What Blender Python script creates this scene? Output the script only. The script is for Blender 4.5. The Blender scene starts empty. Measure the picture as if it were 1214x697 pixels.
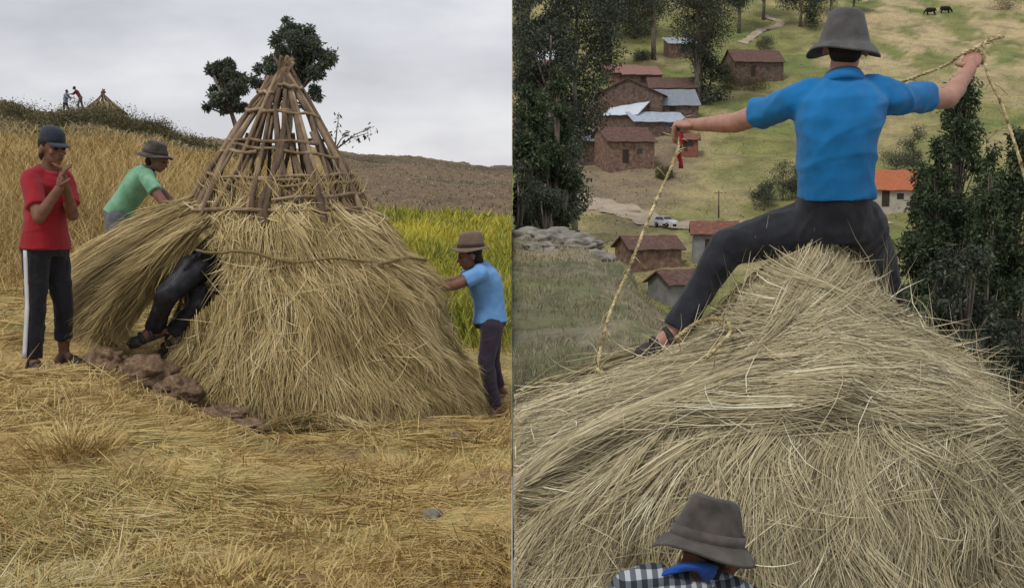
import bpy, bmesh, math, random
import numpy as np
from mathutils import Vector, Matrix, noise as mnoise

rng = np.random.default_rng(7)
random.seed(7)
SC = bpy.context.scene
COL = SC.collection

# ------------------------------------------------------------------ camera
F = 1400.0                      # focal length in photograph pixels (frame 1214 x 697)
HZ = 200.0                      # row of the horizon
CAMZ = 1.6
PITCH = math.atan((348.5 - HZ) / F)
cam_d = bpy.data.cameras.new('camera'); cam = bpy.data.objects.new('camera', cam_d); COL.objects.link(cam)
cam.location = (0, 0, CAMZ); cam.rotation_euler = (math.pi / 2 - PITCH, 0, 0)
cam_d.lens = 36.0 * F / 1214; cam_d.sensor_width = 36; cam_d.clip_start = 0.05; cam_d.clip_end = 9000
SC.camera = cam
CP, SP = math.cos(PITCH), math.sin(PITCH)

def P(px, py, d):
    """world point seen at photo pixel (px, py), d metres ahead along +y"""
    a = (px - 607) / F; b = -(py - 348.5) / F
    y = CP + b * SP; z = -SP + b * CP
    t = d / y
    return Vector((a * t, d, CAMZ + z * t))

# ------------------------------------------------------------------ numeric noise
def _hash(ix, iy, seed):
    h = np.sin(ix * 127.1 + iy * 311.7 + seed * 74.7) * 43758.5453
    return h - np.floor(h)
def vnoise(x, y, seed=0):
    x = np.asarray(x, float); y = np.asarray(y, float)
    ix, iy = np.floor(x), np.floor(y); fx, fy = x - ix, y - iy
    fx = fx * fx * (3 - 2 * fx); fy = fy * fy * (3 - 2 * fy)
    a = _hash(ix, iy, seed); b = _hash(ix + 1, iy, seed); c = _hash(ix, iy + 1, seed); d = _hash(ix + 1, iy + 1, seed)
    return (a * (1 - fx) + b * fx) * (1 - fy) + (c * (1 - fx) + d * fx) * fy
def fbm(x, y, seed=0, oct=4):
    s = 0; a = .5; t = 0
    for i in range(oct):
        s = s + a * vnoise(x, y, seed + i * 13); t += a; a *= .5; x = np.asarray(x) * 2.03; y = np.asarray(y) * 2.03
    return s / t

# ------------------------------------------------------------------ terrain heights
LK = np.linspace(math.log(1.0), math.log(4000.0), 420)
def z_of(py, d):
    return CAMZ + P(607, py, d).z - CAMZ
def column(pts):
    """pts: list of (d, z)"""
    pts = sorted(pts); x = np.log([p[0] for p in pts]); z = np.array([p[1] for p in pts])
    zz = np.interp(LK, x, z)
    k = np.exp(-0.5 * (np.arange(-9, 10) / 3.2) ** 2); k /= k.sum()
    return np.convolve(np.pad(zz, 9, mode='edge'), k, mode='valid')
class Terrain:
    def __init__(self, cols):
        self.u = np.array([(c[0] - 607) / F for c in cols]); self.Z = np.array([column(c[1]) for c in cols])
    def __call__(self, x, y):
        x = np.asarray(x, float); y = np.asarray(y, float)
        u = np.clip(x / np.maximum(y, 3.0), self.u[0], self.u[-1]); lk = np.log(np.clip(y, 1.0, 3999.0))
        j = np.clip(np.searchsorted(self.u, u) - 1, 0, len(self.u) - 2)
        t = (u - self.u[j]) / (self.u[j + 1] - self.u[j]); t = t * t * (3 - 2 * t)
        f = (lk - LK[0]) / (LK[1] - LK[0]); i = np.clip(np.floor(f).astype(int), 0, len(LK) - 2); g = f - i
        z0 = self.Z[j, i] * (1 - g) + self.Z[j, i + 1] * g
        z1 = self.Z[j + 1, i] * (1 - g) + self.Z[j + 1, i + 1] * g
        return z0 * (1 - t) + z1 * t
def lcol(pairs, near=0.0):
    pts = [(1.0, near), (3.0, near)] + [(d, z_of(py, d)) for py, d in pairs]
    dr, zr = pts[-1]
    return pts + [(dr * 1.15, zr - .9), (dr * 1.6, zr - 7), (400, -26), (4000, -30)]
TL0 = Terrain([
    (-250, lcol([(697, 4.3), (430, 8.1), (285, 14), (205, 25), (150, 45), (96, 78)])),
    (0, lcol([(697, 4.35), (432, 8.1), (300, 14), (230, 25), (170, 45), (116, 78)])),
    (60, lcol([(697, 4.4), (434, 8.1), (300, 14), (225, 25), (175, 45), (135, 78)])),
    (120, lcol([(697, 4.45), (445, 8.0), (300, 14), (225, 25), (172, 45), (128, 78)])),
    (175, lcol([(697, 4.5), (462, 8.0), (300, 14), (228, 25), (180, 45), (146, 78)])),
    (240, lcol([(697, 4.5), (480, 8.0), (305, 14), (235, 27), (190, 48), (165, 78)])),
    (350, lcol([(697, 4.6), (503, 8.2), (330, 14), (240, 28), (198, 50), (174, 78)])),
    (450, lcol([(697, 4.6), (500, 8.6), (400, 11), (330, 15), (240, 28), (206, 52), (181, 78)])),
    (606, lcol([(697, 4.7), (490, 9.3), (410, 11.5), (330, 16), (240, 30), (215, 52), (197, 80)])),
])
def far(extra):
    base = [(330, 112), (300, 124), (265, 143), (235, 155), (200, 170), (150, 195), (100, 226), (50, 262), (0, 305), (-80, 390)]
    return [(d, z_of(py, d)) for py, d in base] + [(700, 130), (4000, 170)] + extra
H0 = -1.1
TR0 = Terrain([
    (607, [(1, H0), (3.5, H0), (6.5, -.8), (9, z_of(490, 9)), (25, z_of(271, 25)), (29, -.8), (36, -6), (60, -14), (85, -15.5)] + far([])),
    (690, [(1, H0), (4, H0), (6.5, -.8), (9, z_of(470, 9)), (24, z_of(280, 24)), (28, -1), (36, -6), (60, -14), (85, -15.5)] + far([])),
    (735, [(1, H0), (4, H0), (9, z_of(455, 9)), (20, z_of(305, 20)), (24, -1.8), (36, -7), (60, -14), (85, -15.5)] + far([])),
    (800, [(1, H0), (5, H0), (9, z_of(440, 9)), (16, z_of(365, 16)), (24, -3.2), (36, -8), (60, -14), (85, -15.5)] + far([])),
    (950, [(1, H0), (5, H0), (9, -1.2), (15, -2), (25, -5), (36, -9), (60, -14), (85, -15.5)] + far([])),
    (1100, [(1, H0), (5, H0), (8, -1.6), (15, -4.5), (25, -8.5), (36, -11), (60, -14), (85, -15.5)] + far([])),
    (1500, [(1, H0), (5, H0), (8, -1.8), (15, -5.0), (25, -9), (36, -11.5), (60, -14), (85, -15.5)] + far([])),
])
def zL(x, y):
    y = np.asarray(y, float); a = np.clip(y / 9, .25, 5)
    return TL0(x, y) + (fbm(np.asarray(x) * 2.0, y * 2.4, 3) - .5) * .20 * np.clip(y / 6, .6, 1.6) + (fbm(np.asarray(x) * .35, y * .35, 9) - .5) * .22 * np.clip((y - 8) / 20, 0, 3)
def zR(x, y):
    y = np.asarray(y, float); x = np.asarray(x, float)
    w = np.clip((y - 8) / 6, 0, 1); v = np.clip((y - 90) / 60, 0, 1)
    return TR0(x, y) + (fbm(x * 1.1, y * 1.1, 21) - .5) * .35 * w + (fbm(x * .09, y * .09, 31) - .5) * 3.0 * v + (fbm(x * .4, y * .4, 33) - .5) * .8 * v
def hit(px, py, d0, fn=zR, d1=900):
    """the ground point on the ray of a pixel beyond d0"""
    ds = np.exp(np.linspace(math.log(d0), math.log(d1), 3000))
    p = P(px, py, 1.0); dx = p.x; dz = p.z - CAMZ
    zz = CAMZ + dz * ds; g = fn(dx * ds, ds)
    k = np.nonzero(zz <= g)[0]
    i = k[0] if len(k) else len(ds) - 1
    return Vector((dx * ds[i], ds[i], float(g[i])))

# ------------------------------------------------------------------ materials
def new_mat(name):
    m = bpy.data.materials.new(name); m.use_nodes = True
    nt = m.node_tree; b = nt.nodes['Principled BSDF']
    b.inputs['Roughness'].default_value = .9
    b.inputs['Specular IOR Level'].default_value = .2
    return m, nt, b
def ramp(nt, cols, interp='LINEAR'):
    r = nt.nodes.new('ShaderNodeValToRGB'); cr = r.color_ramp; cr.interpolation = interp
    n = len(cols)
    while len(cr.elements) < n: cr.elements.new(.5)
    for i, c in enumerate(cols):
        if len(c) == 4: p, c = c[0], c[1:]
        else: p = i / max(n - 1, 1)
        cr.elements[i].position = p; cr.elements[i].color = (*c, 1)
    return r
def bump(nt, b, src, strength=.4, dist=.01):
    bp = nt.nodes.new('ShaderNodeBump'); bp.inputs['Strength'].default_value = strength; bp.inputs['Distance'].default_value = dist
    nt.links.new(src, bp.inputs['Height']); nt.links.new(bp.outputs['Normal'], b.inputs['Normal'])
def noise_node(nt, scale, detail=5, rough=.6, coord='Object', stretch=None):
    tc = nt.nodes.new('ShaderNodeTexCoord'); n = nt.nodes.new('ShaderNodeTexNoise')
    n.inputs['Scale'].default_value = scale; n.inputs['Detail'].default_value = detail; n.inputs['Roughness'].default_value = rough
    if stretch:
        mp = nt.nodes.new('ShaderNodeMapping'); mp.inputs['Scale'].default_value = stretch
        nt.links.new(tc.outputs[coord], mp.inputs['Vector']); nt.links.new(mp.outputs['Vector'], n.inputs['Vector'])
    else: nt.links.new(tc.outputs[coord], n.inputs['Vector'])
    return n
def mat_noise(name, cols, scale=8, rough=.9, bmp=.3, bdist=.01, detail=6, stretch=None, spec=.2):
    m, nt, b = new_mat(name)
    n = noise_node(nt, scale, detail, stretch=stretch); r = ramp(nt, [(.3 + .4 * i / max(len(cols) - 1, 1), *c) for i, c in enumerate(cols)])
    nt.links.new(n.outputs['Fac'], r.inputs['Fac']); nt.links.new(r.outputs['Color'], b.inputs['Base Color'])
    b.inputs['Roughness'].default_value = rough; b.inputs['Specular IOR Level'].default_value = spec
    if bmp: bump(nt, b, n.outputs['Fac'], bmp, bdist)
    return m
def mat_blade(name, cols, rough=.75, transl=.0):
    m, nt, b = new_mat(name)
    a = nt.nodes.new('ShaderNodeAttribute'); a.attribute_name = 'rnd'
    r = ramp(nt, cols); nt.links.new(a.outputs['Fac'], r.inputs['Fac']); nt.links.new(r.outputs['Color'], b.inputs['Base Color'])
    b.inputs['Roughness'].default_value = rough; b.inputs['Specular IOR Level'].default_value = .25
    if transl:
        t = nt.nodes.new('ShaderNodeBsdfTranslucent'); mx = nt.nodes.new('ShaderNodeMixShader'); mx.inputs[0].default_value = transl
        nt.links.new(r.outputs['Color'], t.inputs['Color']); nt.links.new(b.outputs[0], mx.inputs[1]); nt.links.new(t.outputs[0], mx.inputs[2])
        nt.links.new(mx.outputs[0], nt.nodes['Material Output'].inputs['Surface'])
    return m
def mat_ground(name, scales=(3, 30), bdist=.04):
    m, nt, b = new_mat(name)
    a = nt.nodes.new('ShaderNodeAttribute'); a.attribute_name = 'zone'
    n1 = noise_node(nt, scales[0], 6); n2 = noise_node(nt, scales[1], 6, .7)
    r1 = ramp(nt, [(.25, .55, .55, .55), (.5, 1, 1, 1), (.75, 1.35, 1.3, 1.2)]); r2 = ramp(nt, [(.28, .5, .48, .45), (.5, 1, 1, 1), (.72, 1.4, 1.38, 1.3)])
    nt.links.new(n1.outputs['Fac'], r1.inputs['Fac']); nt.links.new(n2.outputs['Fac'], r2.inputs['Fac'])
    x = nt.nodes.new('ShaderNodeMixRGB'); x.blend_type = 'MULTIPLY'; x.inputs[0].default_value = 1
    y = nt.nodes.new('ShaderNodeMixRGB'); y.blend_type = 'MULTIPLY'; y.inputs[0].default_value = 1
    nt.links.new(a.outputs['Color'], x.inputs[1]); nt.links.new(r1.outputs['Color'], x.inputs[2])
    nt.links.new(x.outputs[0], y.inputs[1]); nt.links.new(r2.outputs['Color'], y.inputs[2])
    nt.links.new(y.outputs[0], b.inputs['Base Color'])
    bump(nt, b, n2.outputs['Fac'], .8, bdist)
    return m
def mat_cloth(name, col, var=.16, scale=14, rough=.85, weave=900, worn=None):
    m, nt, b = new_mat(name)
    n = noise_node(nt, scale, 5); lo = tuple(c * (1 - var) for c in col); hi = tuple(min(1, c * (1 + var)) for c in (worn or col))
    r = ramp(nt, [(.3, *lo), (.7, *hi)]); nt.links.new(n.outputs['Fac'], r.inputs['Fac']); nt.links.new(r.outputs['Color'], b.inputs['Base Color'])
    w = noise_node(nt, 7, 3, .55, stretch=(1, .8, .55)); w.noise_type = 'RIDGED_MULTIFRACTAL'; w.inputs['Distortion'].default_value = .6
    f2 = noise_node(nt, weave, 2); ad = nt.nodes.new('ShaderNodeMath'); ad.operation = 'MULTIPLY_ADD'; ad.inputs[1].default_value = .12
    nt.links.new(f2.outputs['Fac'], ad.inputs[0]); nt.links.new(w.outputs['Fac'], ad.inputs[2]); bump(nt, b, ad.outputs[0], .8, .018)
    b.inputs['Roughness'].default_value = rough; b.inputs['Sheen Weight'].default_value = .15
    return m
def mat_tiles(name, cols, wscale=5.0):
    m, nt, b = new_mat(name)
    n = noise_node(nt, 2.2, 6, .7); r = ramp(nt, [(.3 + .4 * i / (len(cols) - 1), *c) for i, c in enumerate(cols)])
    nt.links.new(n.outputs['Fac'], r.inputs['Fac'])
    tc = nt.nodes.new('ShaderNodeTexCoord'); w = nt.nodes.new('ShaderNodeTexWave'); w.inputs['Scale'].default_value = wscale; w.inputs['Distortion'].default_value = .4
    nt.links.new(tc.outputs['Object'], w.inputs['Vector'])
    rr = ramp(nt, [(0, .62, .62, .62), (.5, 1, 1, 1)]); nt.links.new(w.outputs['Fac'], rr.inputs['Fac'])
    x = nt.nodes.new('ShaderNodeMixRGB'); x.blend_type = 'MULTIPLY'; x.inputs[0].default_value = .8
    nt.links.new(r.outputs['Color'], x.inputs[1]); nt.links.new(rr.outputs['Color'], x.inputs[2]); nt.links.new(x.outputs[0], b.inputs['Base Color'])
    bump(nt, b, w.outputs['Fac'], .6, .05)
    return m

M = {}
M['hay_grey'] = mat_blade('pale_straw', [(.0, .065, .052, .032), (.16, .18, .152, .098), (.42, .38, .322, .185), (.7, .545, .47, .285), (.9, .69, .62, .41), (1, .80, .76, .58)])
M['hay_core'] = mat_noise('packed_straw', [(.12, .10, .05), (.26, .22, .12), (.4, .35, .2)], 24, stretch=(1, 1, .15), bmp=.8, bdist=.03)
M['hay_gold'] = mat_blade('golden_straw', [(0, .09, .065, .022), (.25, .25, .19, .07), (.55, .48, .365, .165), (.8, .60, .475, .24), (1, .74, .62, .37)])
M['hay_gold_core'] = mat_noise('packed_golden_straw', [(.13, .095, .035), (.27, .21, .09), (.38, .30, .14)], 20, stretch=(1, 1, .15), bmp=.8, bdist=.03)
M['cut_grass'] = mat_blade('cut_dry_grass', [(0, .27, .17, .07), (.25, .42, .295, .115), (.5, .52, .385, .16), (.72, .58, .455, .20), (.88, .41, .375, .14), (1, .72, .62, .38)])
M['tall_grass'] = mat_blade('tall_dry_grass', [(0, .20, .135, .05), (.4, .38, .27, .105), (.8, .50, .38, .17), (1, .58, .48, .26)])
M['field'] = mat_blade('flowering_field', [(0, .13, .17, .035), (.35, .25, .275, .05), (.6, .45, .41, .065), (1, .68, .58, .09)], transl=.2)
M['scrub'] = mat_blade('dry_scrub', [(0, .14, .125, .065), (.4, .19, .17, .09), (.8, .27, .235, .135), (1, .36, .32, .2)])
M['meadow'] = mat_blade('meadow_tuft', [(0, .13, .135, .05), (.5, .21, .205, .075), (1, .32, .28, .13)])
M['euc'] = mat_blade('eucalyptus_leaf', [(0, .05, .062, .045), (.45, .11, .13, .09), (.8, .17, .195, .135), (1, .22, .24, .18)], transl=.4)
M['euc_dark'] = mat_blade('dark_leaf', [(0, .026, .032, .022), (.5, .066, .079, .053), (.85, .115, .132, .088), (1, .17, .185, .13)], transl=.22)
M['green_tree'] = mat_blade('green_leaf', [(0, .026, .040, .020), (.5, .068, .094, .046), (.85, .115, .15, .072), (1, .16, .20, .10)], transl=.25)
M['bush'] = mat_blade('bush_leaf', [(0, .05, .048, .02), (.5, .11, .10, .045), (1, .19, .165, .075)], transl=.1)
M['bark'] = mat_noise('bark', [(.07, .055, .04), (.17, .14, .11), (.28, .25, .21)], 5, stretch=(1, 1, .25), bmp=.6)
M['pale_bark'] = mat_noise('pale_bark', [(.14, .13, .11), (.28, .26, .23)], 3, stretch=(1, 1, .3))
M['pole'] = mat_noise('peeled_pole', [(.11, .075, .045), (.26, .185, .115), (.42, .32, .21)], 9, stretch=(1, 1, .2), bmp=.7)
M['pole_dark'] = mat_noise('weathered_pole', [(.06, .04, .026), (.15, .105, .07), (.25, .19, .13)], 9, stretch=(1, 1, .2), bmp=.7)
M['rope_m'] = mat_noise('straw_rope', [(.07, .05, .025), (.42, .34, .17), (.76, .68, .45)], 34, bmp=.6, bdist=.004)
M['rope_old'] = mat_noise('grass_rope', [(.14, .10, .04), (.26, .2, .09)], 40)
M['skin'] = mat_noise('tan_skin', [(.33, .165, .115), (.45, .25, .185)], 22, rough=.55, bmp=.15, bdist=.003, spec=.35)
M['skin_dark'] = mat_noise('dark_tan_skin', [(.15, .072, .045), (.22, .108, .068)], 22, rough=.6, bmp=.1, spec=.3)
M['hair'] = mat_noise('black_hair', [(.008, .007, .006), (.025, .02, .018)], 90, rough=.6, bmp=.5)
M['felt_grey'] = mat_cloth('grey_felt', (.085, .082, .08), .3, 20, .95, 500)
M['felt_brown'] = mat_cloth('dark_brown_felt', (.045, .038, .032), .4, 9, .95, 500, worn=(.085, .074, .062))
M['felt_tan'] = mat_cloth('tan_brown_felt', (.17, .12, .085), .2, 20, .95, 500)
M['band_dark'] = mat_cloth('hat_ribbon', (.045, .030, .028), .3, 30)
M['band_light'] = mat_cloth('faded_hat_ribbon', (.10, .085, .075), .35, 25)
M['shirt_blue'] = mat_cloth('bright_blue_jersey', (.008, .165, .42), .14, 5)
M['shirt_red'] = mat_cloth('red_jersey', (.29, .013, .020), .2, 8)
M['shirt_green'] = mat_cloth('faded_green_jersey', (.10, .29, .17), .2, 6, worn=(.22, .42, .27))
M['shirt_sky'] = mat_cloth('sky_blue_cotton', (.16, .36, .68), .16, 8)
M['collar_blue'] = mat_cloth('royal_blue_cotton', (.012, .09, .42), .2, 20)
M['denim_black'] = mat_cloth('black_denim', (.011, .012, .016), .35, 7, worn=(.024, .026, .034))
M['track'] = mat_cloth('black_track_fabric', (.014, .014, .018), .3, 8)
M['stripe'] = mat_cloth('white_stripe', (.62, .62, .64), .1, 10)
M['purple_trousers'] = mat_cloth('dark_purple_cloth', (.040, .030, .048), .25, 8)
M['leather'] = mat_noise('worn_dark_cloth', [(.010, .010, .013), (.034, .035, .042)], 9, rough=.55, bmp=.4, bdist=.01, spec=.3)
M['grey_trousers'] = mat_cloth('grey_cloth', (.11, .115, .13), .25, 10)
M['navy_cap'] = mat_cloth('navy_cap', (.026, .032, .050), .25, 20)
M['maroon'] = mat_cloth('maroon_cloth', (.17, .022, .045), .2, 6)
M['greyblue'] = mat_cloth('pale_blue_cloth', (.20, .27, .36), .2, 6)
M['sandal'] = mat_noise('dark_sandal_rubber', [(.02, .018, .017), (.06, .055, .05)], 30, rough=.7)
M['shoe_pale'] = mat_noise('dusty_shoe', [(.16, .13, .11), (.3, .26, .23)], 20)
M['belt'] = mat_noise('belt_leather', [(.015, .014, .014), (.035, .03, .03)], 40, rough=.5)
M['adobe'] = mat_noise('adobe_wall', [(.10, .062, .046), (.20, .125, .09), (.30, .215, .165)], 1.9, bmp=.4, bdist=.05)
M['adobe_dark'] = mat_noise('dark_adobe_wall', [(.055, .04, .033), (.13, .09, .07), (.19, .14, .11)], 1.9, bmp=.4, bdist=.05)
M['grey_wall'] = mat_noise('grey_rendered_wall', [(.17, .165, .16), (.30, .295, .29)], 1.2, bmp=.3, bdist=.04)
M['cream_wall'] = mat_noise('cream_wall', [(.34, .30, .24), (.46, .42, .34)], 1.2, bmp=.2, bdist=.04)
M['red_wall'] = mat_noise('red_painted_wall', [(.20, .075, .055), (.28, .12, .09)], 1.4, bmp=.2, bdist=.04)
M['roof_red'] = mat_tiles('red_roof_tiles', [(.14, .062, .045), (.24, .11, .078), (.32, .17, .125)])
M['roof_brown'] = mat_tiles('brown_roof_tiles', [(.10, .055, .045), (.165, .095, .078), (.23, .15, .12)])
M['roof_pink'] = mat_tiles('faded_pink_roof_tiles', [(.30, .15, .12), (.42, .25, .21)])
M['roof_orange'] = mat_tiles('orange_roof_tiles', [(.42, .13, .06), (.55, .2, .10)])
M['metal_grey'] = mat_tiles('grey_metal_sheet', [(.20, .23, .26), (.33, .36, .40)], 3)
M['metal_white'] = mat_tiles('white_metal_sheet', [(.58, .66, .74), (.76, .81, .86)], 3)
M['metal_blue'] = mat_tiles('bluish_metal_sheet', [(.30, .36, .45), (.55, .6, .68)], 3)
M['wood_dark'] = mat_noise('dark_timber', [(.03, .022, .016), (.07, .05, .038)], 6)
M['glass_dark'] = mat_noise('dark_glass', [(.012, .014, .016), (.03, .034, .04)], 2, rough=.15, bmp=0, spec=.5)
M['car_paint'] = mat_noise('white_car_paint', [(.62, .64, .66), (.72, .74, .76)], 2, rough=.3, bmp=0, spec=.5)
M['rubber'] = mat_noise('tyre_rubber', [(.015, .015, .015), (.03, .03, .03)], 20)
M['lamp_glass'] = mat_noise('headlamp_glass', [(.5, .5, .5), (.7, .7, .7)], 8, rough=.1, bmp=0, spec=.6)
M['cow'] = mat_noise('dark_cattle_hide', [(.012, .01, .009), (.035, .028, .022)], 3)
M['rock'] = mat_noise('grey_rock', [(.12, .105, .085), (.235, .215, .18), (.33, .31, .275)], 5, bmp=.8, bdist=.06)
M['clod'] = mat_noise('brown_earth', [(.09, .058, .034), (.20, .13, .08), (.32, .225, .145)], 26, bmp=1, bdist=.04)
M['road'] = mat_noise('dirt_track', [(.30, .24, .17), (.43, .36, .27)], .6, bmp=.3, bdist=.05)
M['ground_l'] = mat_ground('dry_hillside', (2.2, 26), .03)
M['ground_r'] = mat_ground('valley_meadow', (.25, 3.0), .25)
M['eye'] = mat_noise('eye', [(.01, .008, .007), (.02, .016, .014)], 40, rough=.3, bmp=0)
M['lip'] = mat_noise('lip', [(.11, .04, .032), (.15, .055, .045)], 40, bmp=0)

def mat_plaid():
    m, nt, b = new_mat('plaid_cotton')
    tc = nt.nodes.new('ShaderNodeTexCoord'); sp = nt.nodes.new('ShaderNodeSeparateXYZ'); nt.links.new(tc.outputs['Object'], sp.inputs[0])
    outs = []
    for ax, k in (('X', 210), ('Z', 170)):
        mu = nt.nodes.new('ShaderNodeMath'); mu.operation = 'MULTIPLY'; mu.inputs[1].default_value = k; nt.links.new(sp.outputs[ax], mu.inputs[0])
        si = nt.nodes.new('ShaderNodeMath'); si.operation = 'SINE'; nt.links.new(mu.outputs[0], si.inputs[0])
        gt = nt.nodes.new('ShaderNodeMath'); gt.operation = 'GREATER_THAN'; gt.inputs[1].default_value = .1; nt.links.new(si.outputs[0], gt.inputs[0]); outs.append(gt.outputs[0])
    ad = nt.nodes.new('ShaderNodeMath'); ad.operation = 'ADD'; nt.links.new(outs[0], ad.inputs[0]); nt.links.new(outs[1], ad.inputs[1])
    hf = nt.nodes.new('ShaderNodeMath'); hf.operation = 'MULTIPLY'; hf.inputs[1].default_value = .5; nt.links.new(ad.outputs[0], hf.inputs[0])
    r = ramp(nt, [(0, .028, .03, .037), (.5, .11, .125, .145), (1, .42, .44, .46)]); nt.links.new(hf.outputs[0], r.inputs['Fac']); nt.links.new(r.outputs['Color'], b.inputs['Base Color'])
    return m
M['plaid'] = mat_plaid()
M['red_cord'] = mat_cloth('red_cord', (.34, .02, .025), .3, 60)

# ------------------------------------------------------------------ mesh building
def link(o, parent=None):
    COL.objects.link(o)
    if parent is not None:
        o.parent = parent
        o.matrix_parent_inverse = Matrix.Translation(-Vector(parent.location)) if parent.type == 'EMPTY' else Matrix.Identity(4)
    return o
def fast_mesh(name, V, Fc, mat, parent=None, rnd=None, smooth=False, zone=None):
    V = np.asarray(V, np.float32).reshape(-1, 3); Fc = np.asarray(Fc, np.int32); k = Fc.shape[1]
    me = bpy.data.meshes.new(name)
    me.vertices.add(len(V)); me.vertices.foreach_set('co', V.ravel())
    me.loops.add(Fc.size); me.loops.foreach_set('vertex_index', Fc.ravel())
    me.polygons.add(len(Fc)); me.polygons.foreach_set('loop_start', np.arange(0, Fc.size, k, dtype=np.int32))
    me.update(calc_edges=True)
    if rnd is not None:
        a = me.attributes.new('rnd', 'FLOAT', 'POINT'); a.data.foreach_set('value', np.asarray(rnd, np.float32))
    if zone is not None:
        a = me.attributes.new('zone', 'FLOAT_COLOR', 'POINT'); z4 = np.ones((len(V), 4), np.float32); z4[:, :3] = zone; a.data.foreach_set('color', z4.ravel())
    if smooth: me.polygons.foreach_set('use_smooth', np.ones(len(Fc), bool))
    me.materials.append(mat)
    o = bpy.data.objects.new(name, me)
    return link(o, parent)
def pymesh(name, verts, faces, mat, parent=None, smooth=True):
    me = bpy.data.meshes.new(name); me.from_pydata([tuple(v) for v in verts], [], faces); me.update()
    bm = bmesh.new(); bm.from_mesh(me); bmesh.ops.recalc_face_normals(bm, faces=bm.faces); bm.to_mesh(me); bm.free()
    if smooth: me.polygons.foreach_set('use_smooth', np.ones(len(me.polygons), bool))
    me.materials.append(mat); o = bpy.data.objects.new(name, me)
    return link(o, parent)
def tag(o, label=None, cat=None, group=None, kind=None):
    if label: o['label'] = label
    if cat: o['category'] = cat
    if group: o['group'] = group
    if kind: o['kind'] = kind
    return o
def thing(name, label, cat, loc, group=None):
    o = bpy.data.objects.new(name, None); o.location = Vector(loc); o.empty_display_size = .1; COL.objects.link(o)
    return tag(o, label, cat, group)
def ribbons(pts, width, side, taper=True):
    """pts (N,K,3), width (N,), side (N,K,3) unit -> verts, quads"""
    N, K, _ = pts.shape
    w = np.ones(K) if not taper else np.concatenate([np.linspace(.75, 1, max(K // 2, 1)), np.linspace(1, .18, K - max(K // 2, 1))])
    off = side * (width[:, None] * w[None, :] * .5)[..., None]
    V = np.stack([pts - off, pts + off], axis=2).reshape(N * K * 2, 3)
    base = (np.arange(N) * K * 2)[:, None] + (np.arange(K - 1) * 2)[None, :]
    Q = np.stack([base, base + 1, base + 3, base + 2], axis=-1).reshape(-1, 4)
    return V, Q
def norm(a): return a / np.maximum(np.linalg.norm(a, axis=-1, keepdims=True), 1e-9)
def side_of(pts, nrm, rot):
    """side vectors: across the blade, about perpendicular to nrm, rolled by rot"""
    t = np.gradient(pts, axis=1); t = norm(t)
    s = norm(np.cross(t, nrm)); n2 = np.cross(s, t)
    return s * np.cos(rot)[:, None, None] + n2 * np.sin(rot)[:, None, None]
def clip_seam(V, Q, sgn):
    """keep only the quads wholly on one side of the x = 0 bank between the two slopes"""
    ok = (V[:, 0] * sgn) > .004
    return Q[ok[Q].all(axis=1)]
def tube_data(path, radii, n=8, caps=True):
    path = [Vector(p) for p in path]; V = []; Fc = []
    t0 = (path[1] - path[0]).normalized(); ref = Vector((0, 0, 1)) if abs(t0.z) < .9 else Vector((1, 0, 0))
    u = t0.cross(ref).normalized()
    for i, p in enumerate(path):
        t = (path[min(i + 1, len(path) - 1)] - path[max(i - 1, 0)]).normalized()
        u = (u - t * u.dot(t)).normalized(); v = t.cross(u)
        for k in range(n):
            a = 2 * math.pi * k / n; V.append(p + (u * math.cos(a) + v * math.sin(a)) * radii[i])
    for i in range(len(path) - 1):
        for k in range(n):
            a, b = i * n + k, i * n + (k + 1) % n
            Fc.append((a, b, b + n, a + n))
    if caps:
        Fc.append(tuple(range(n))[::-1]); m = (len(path) - 1) * n; Fc.append(tuple(range(m, m + n)))
    return V, Fc
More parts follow.
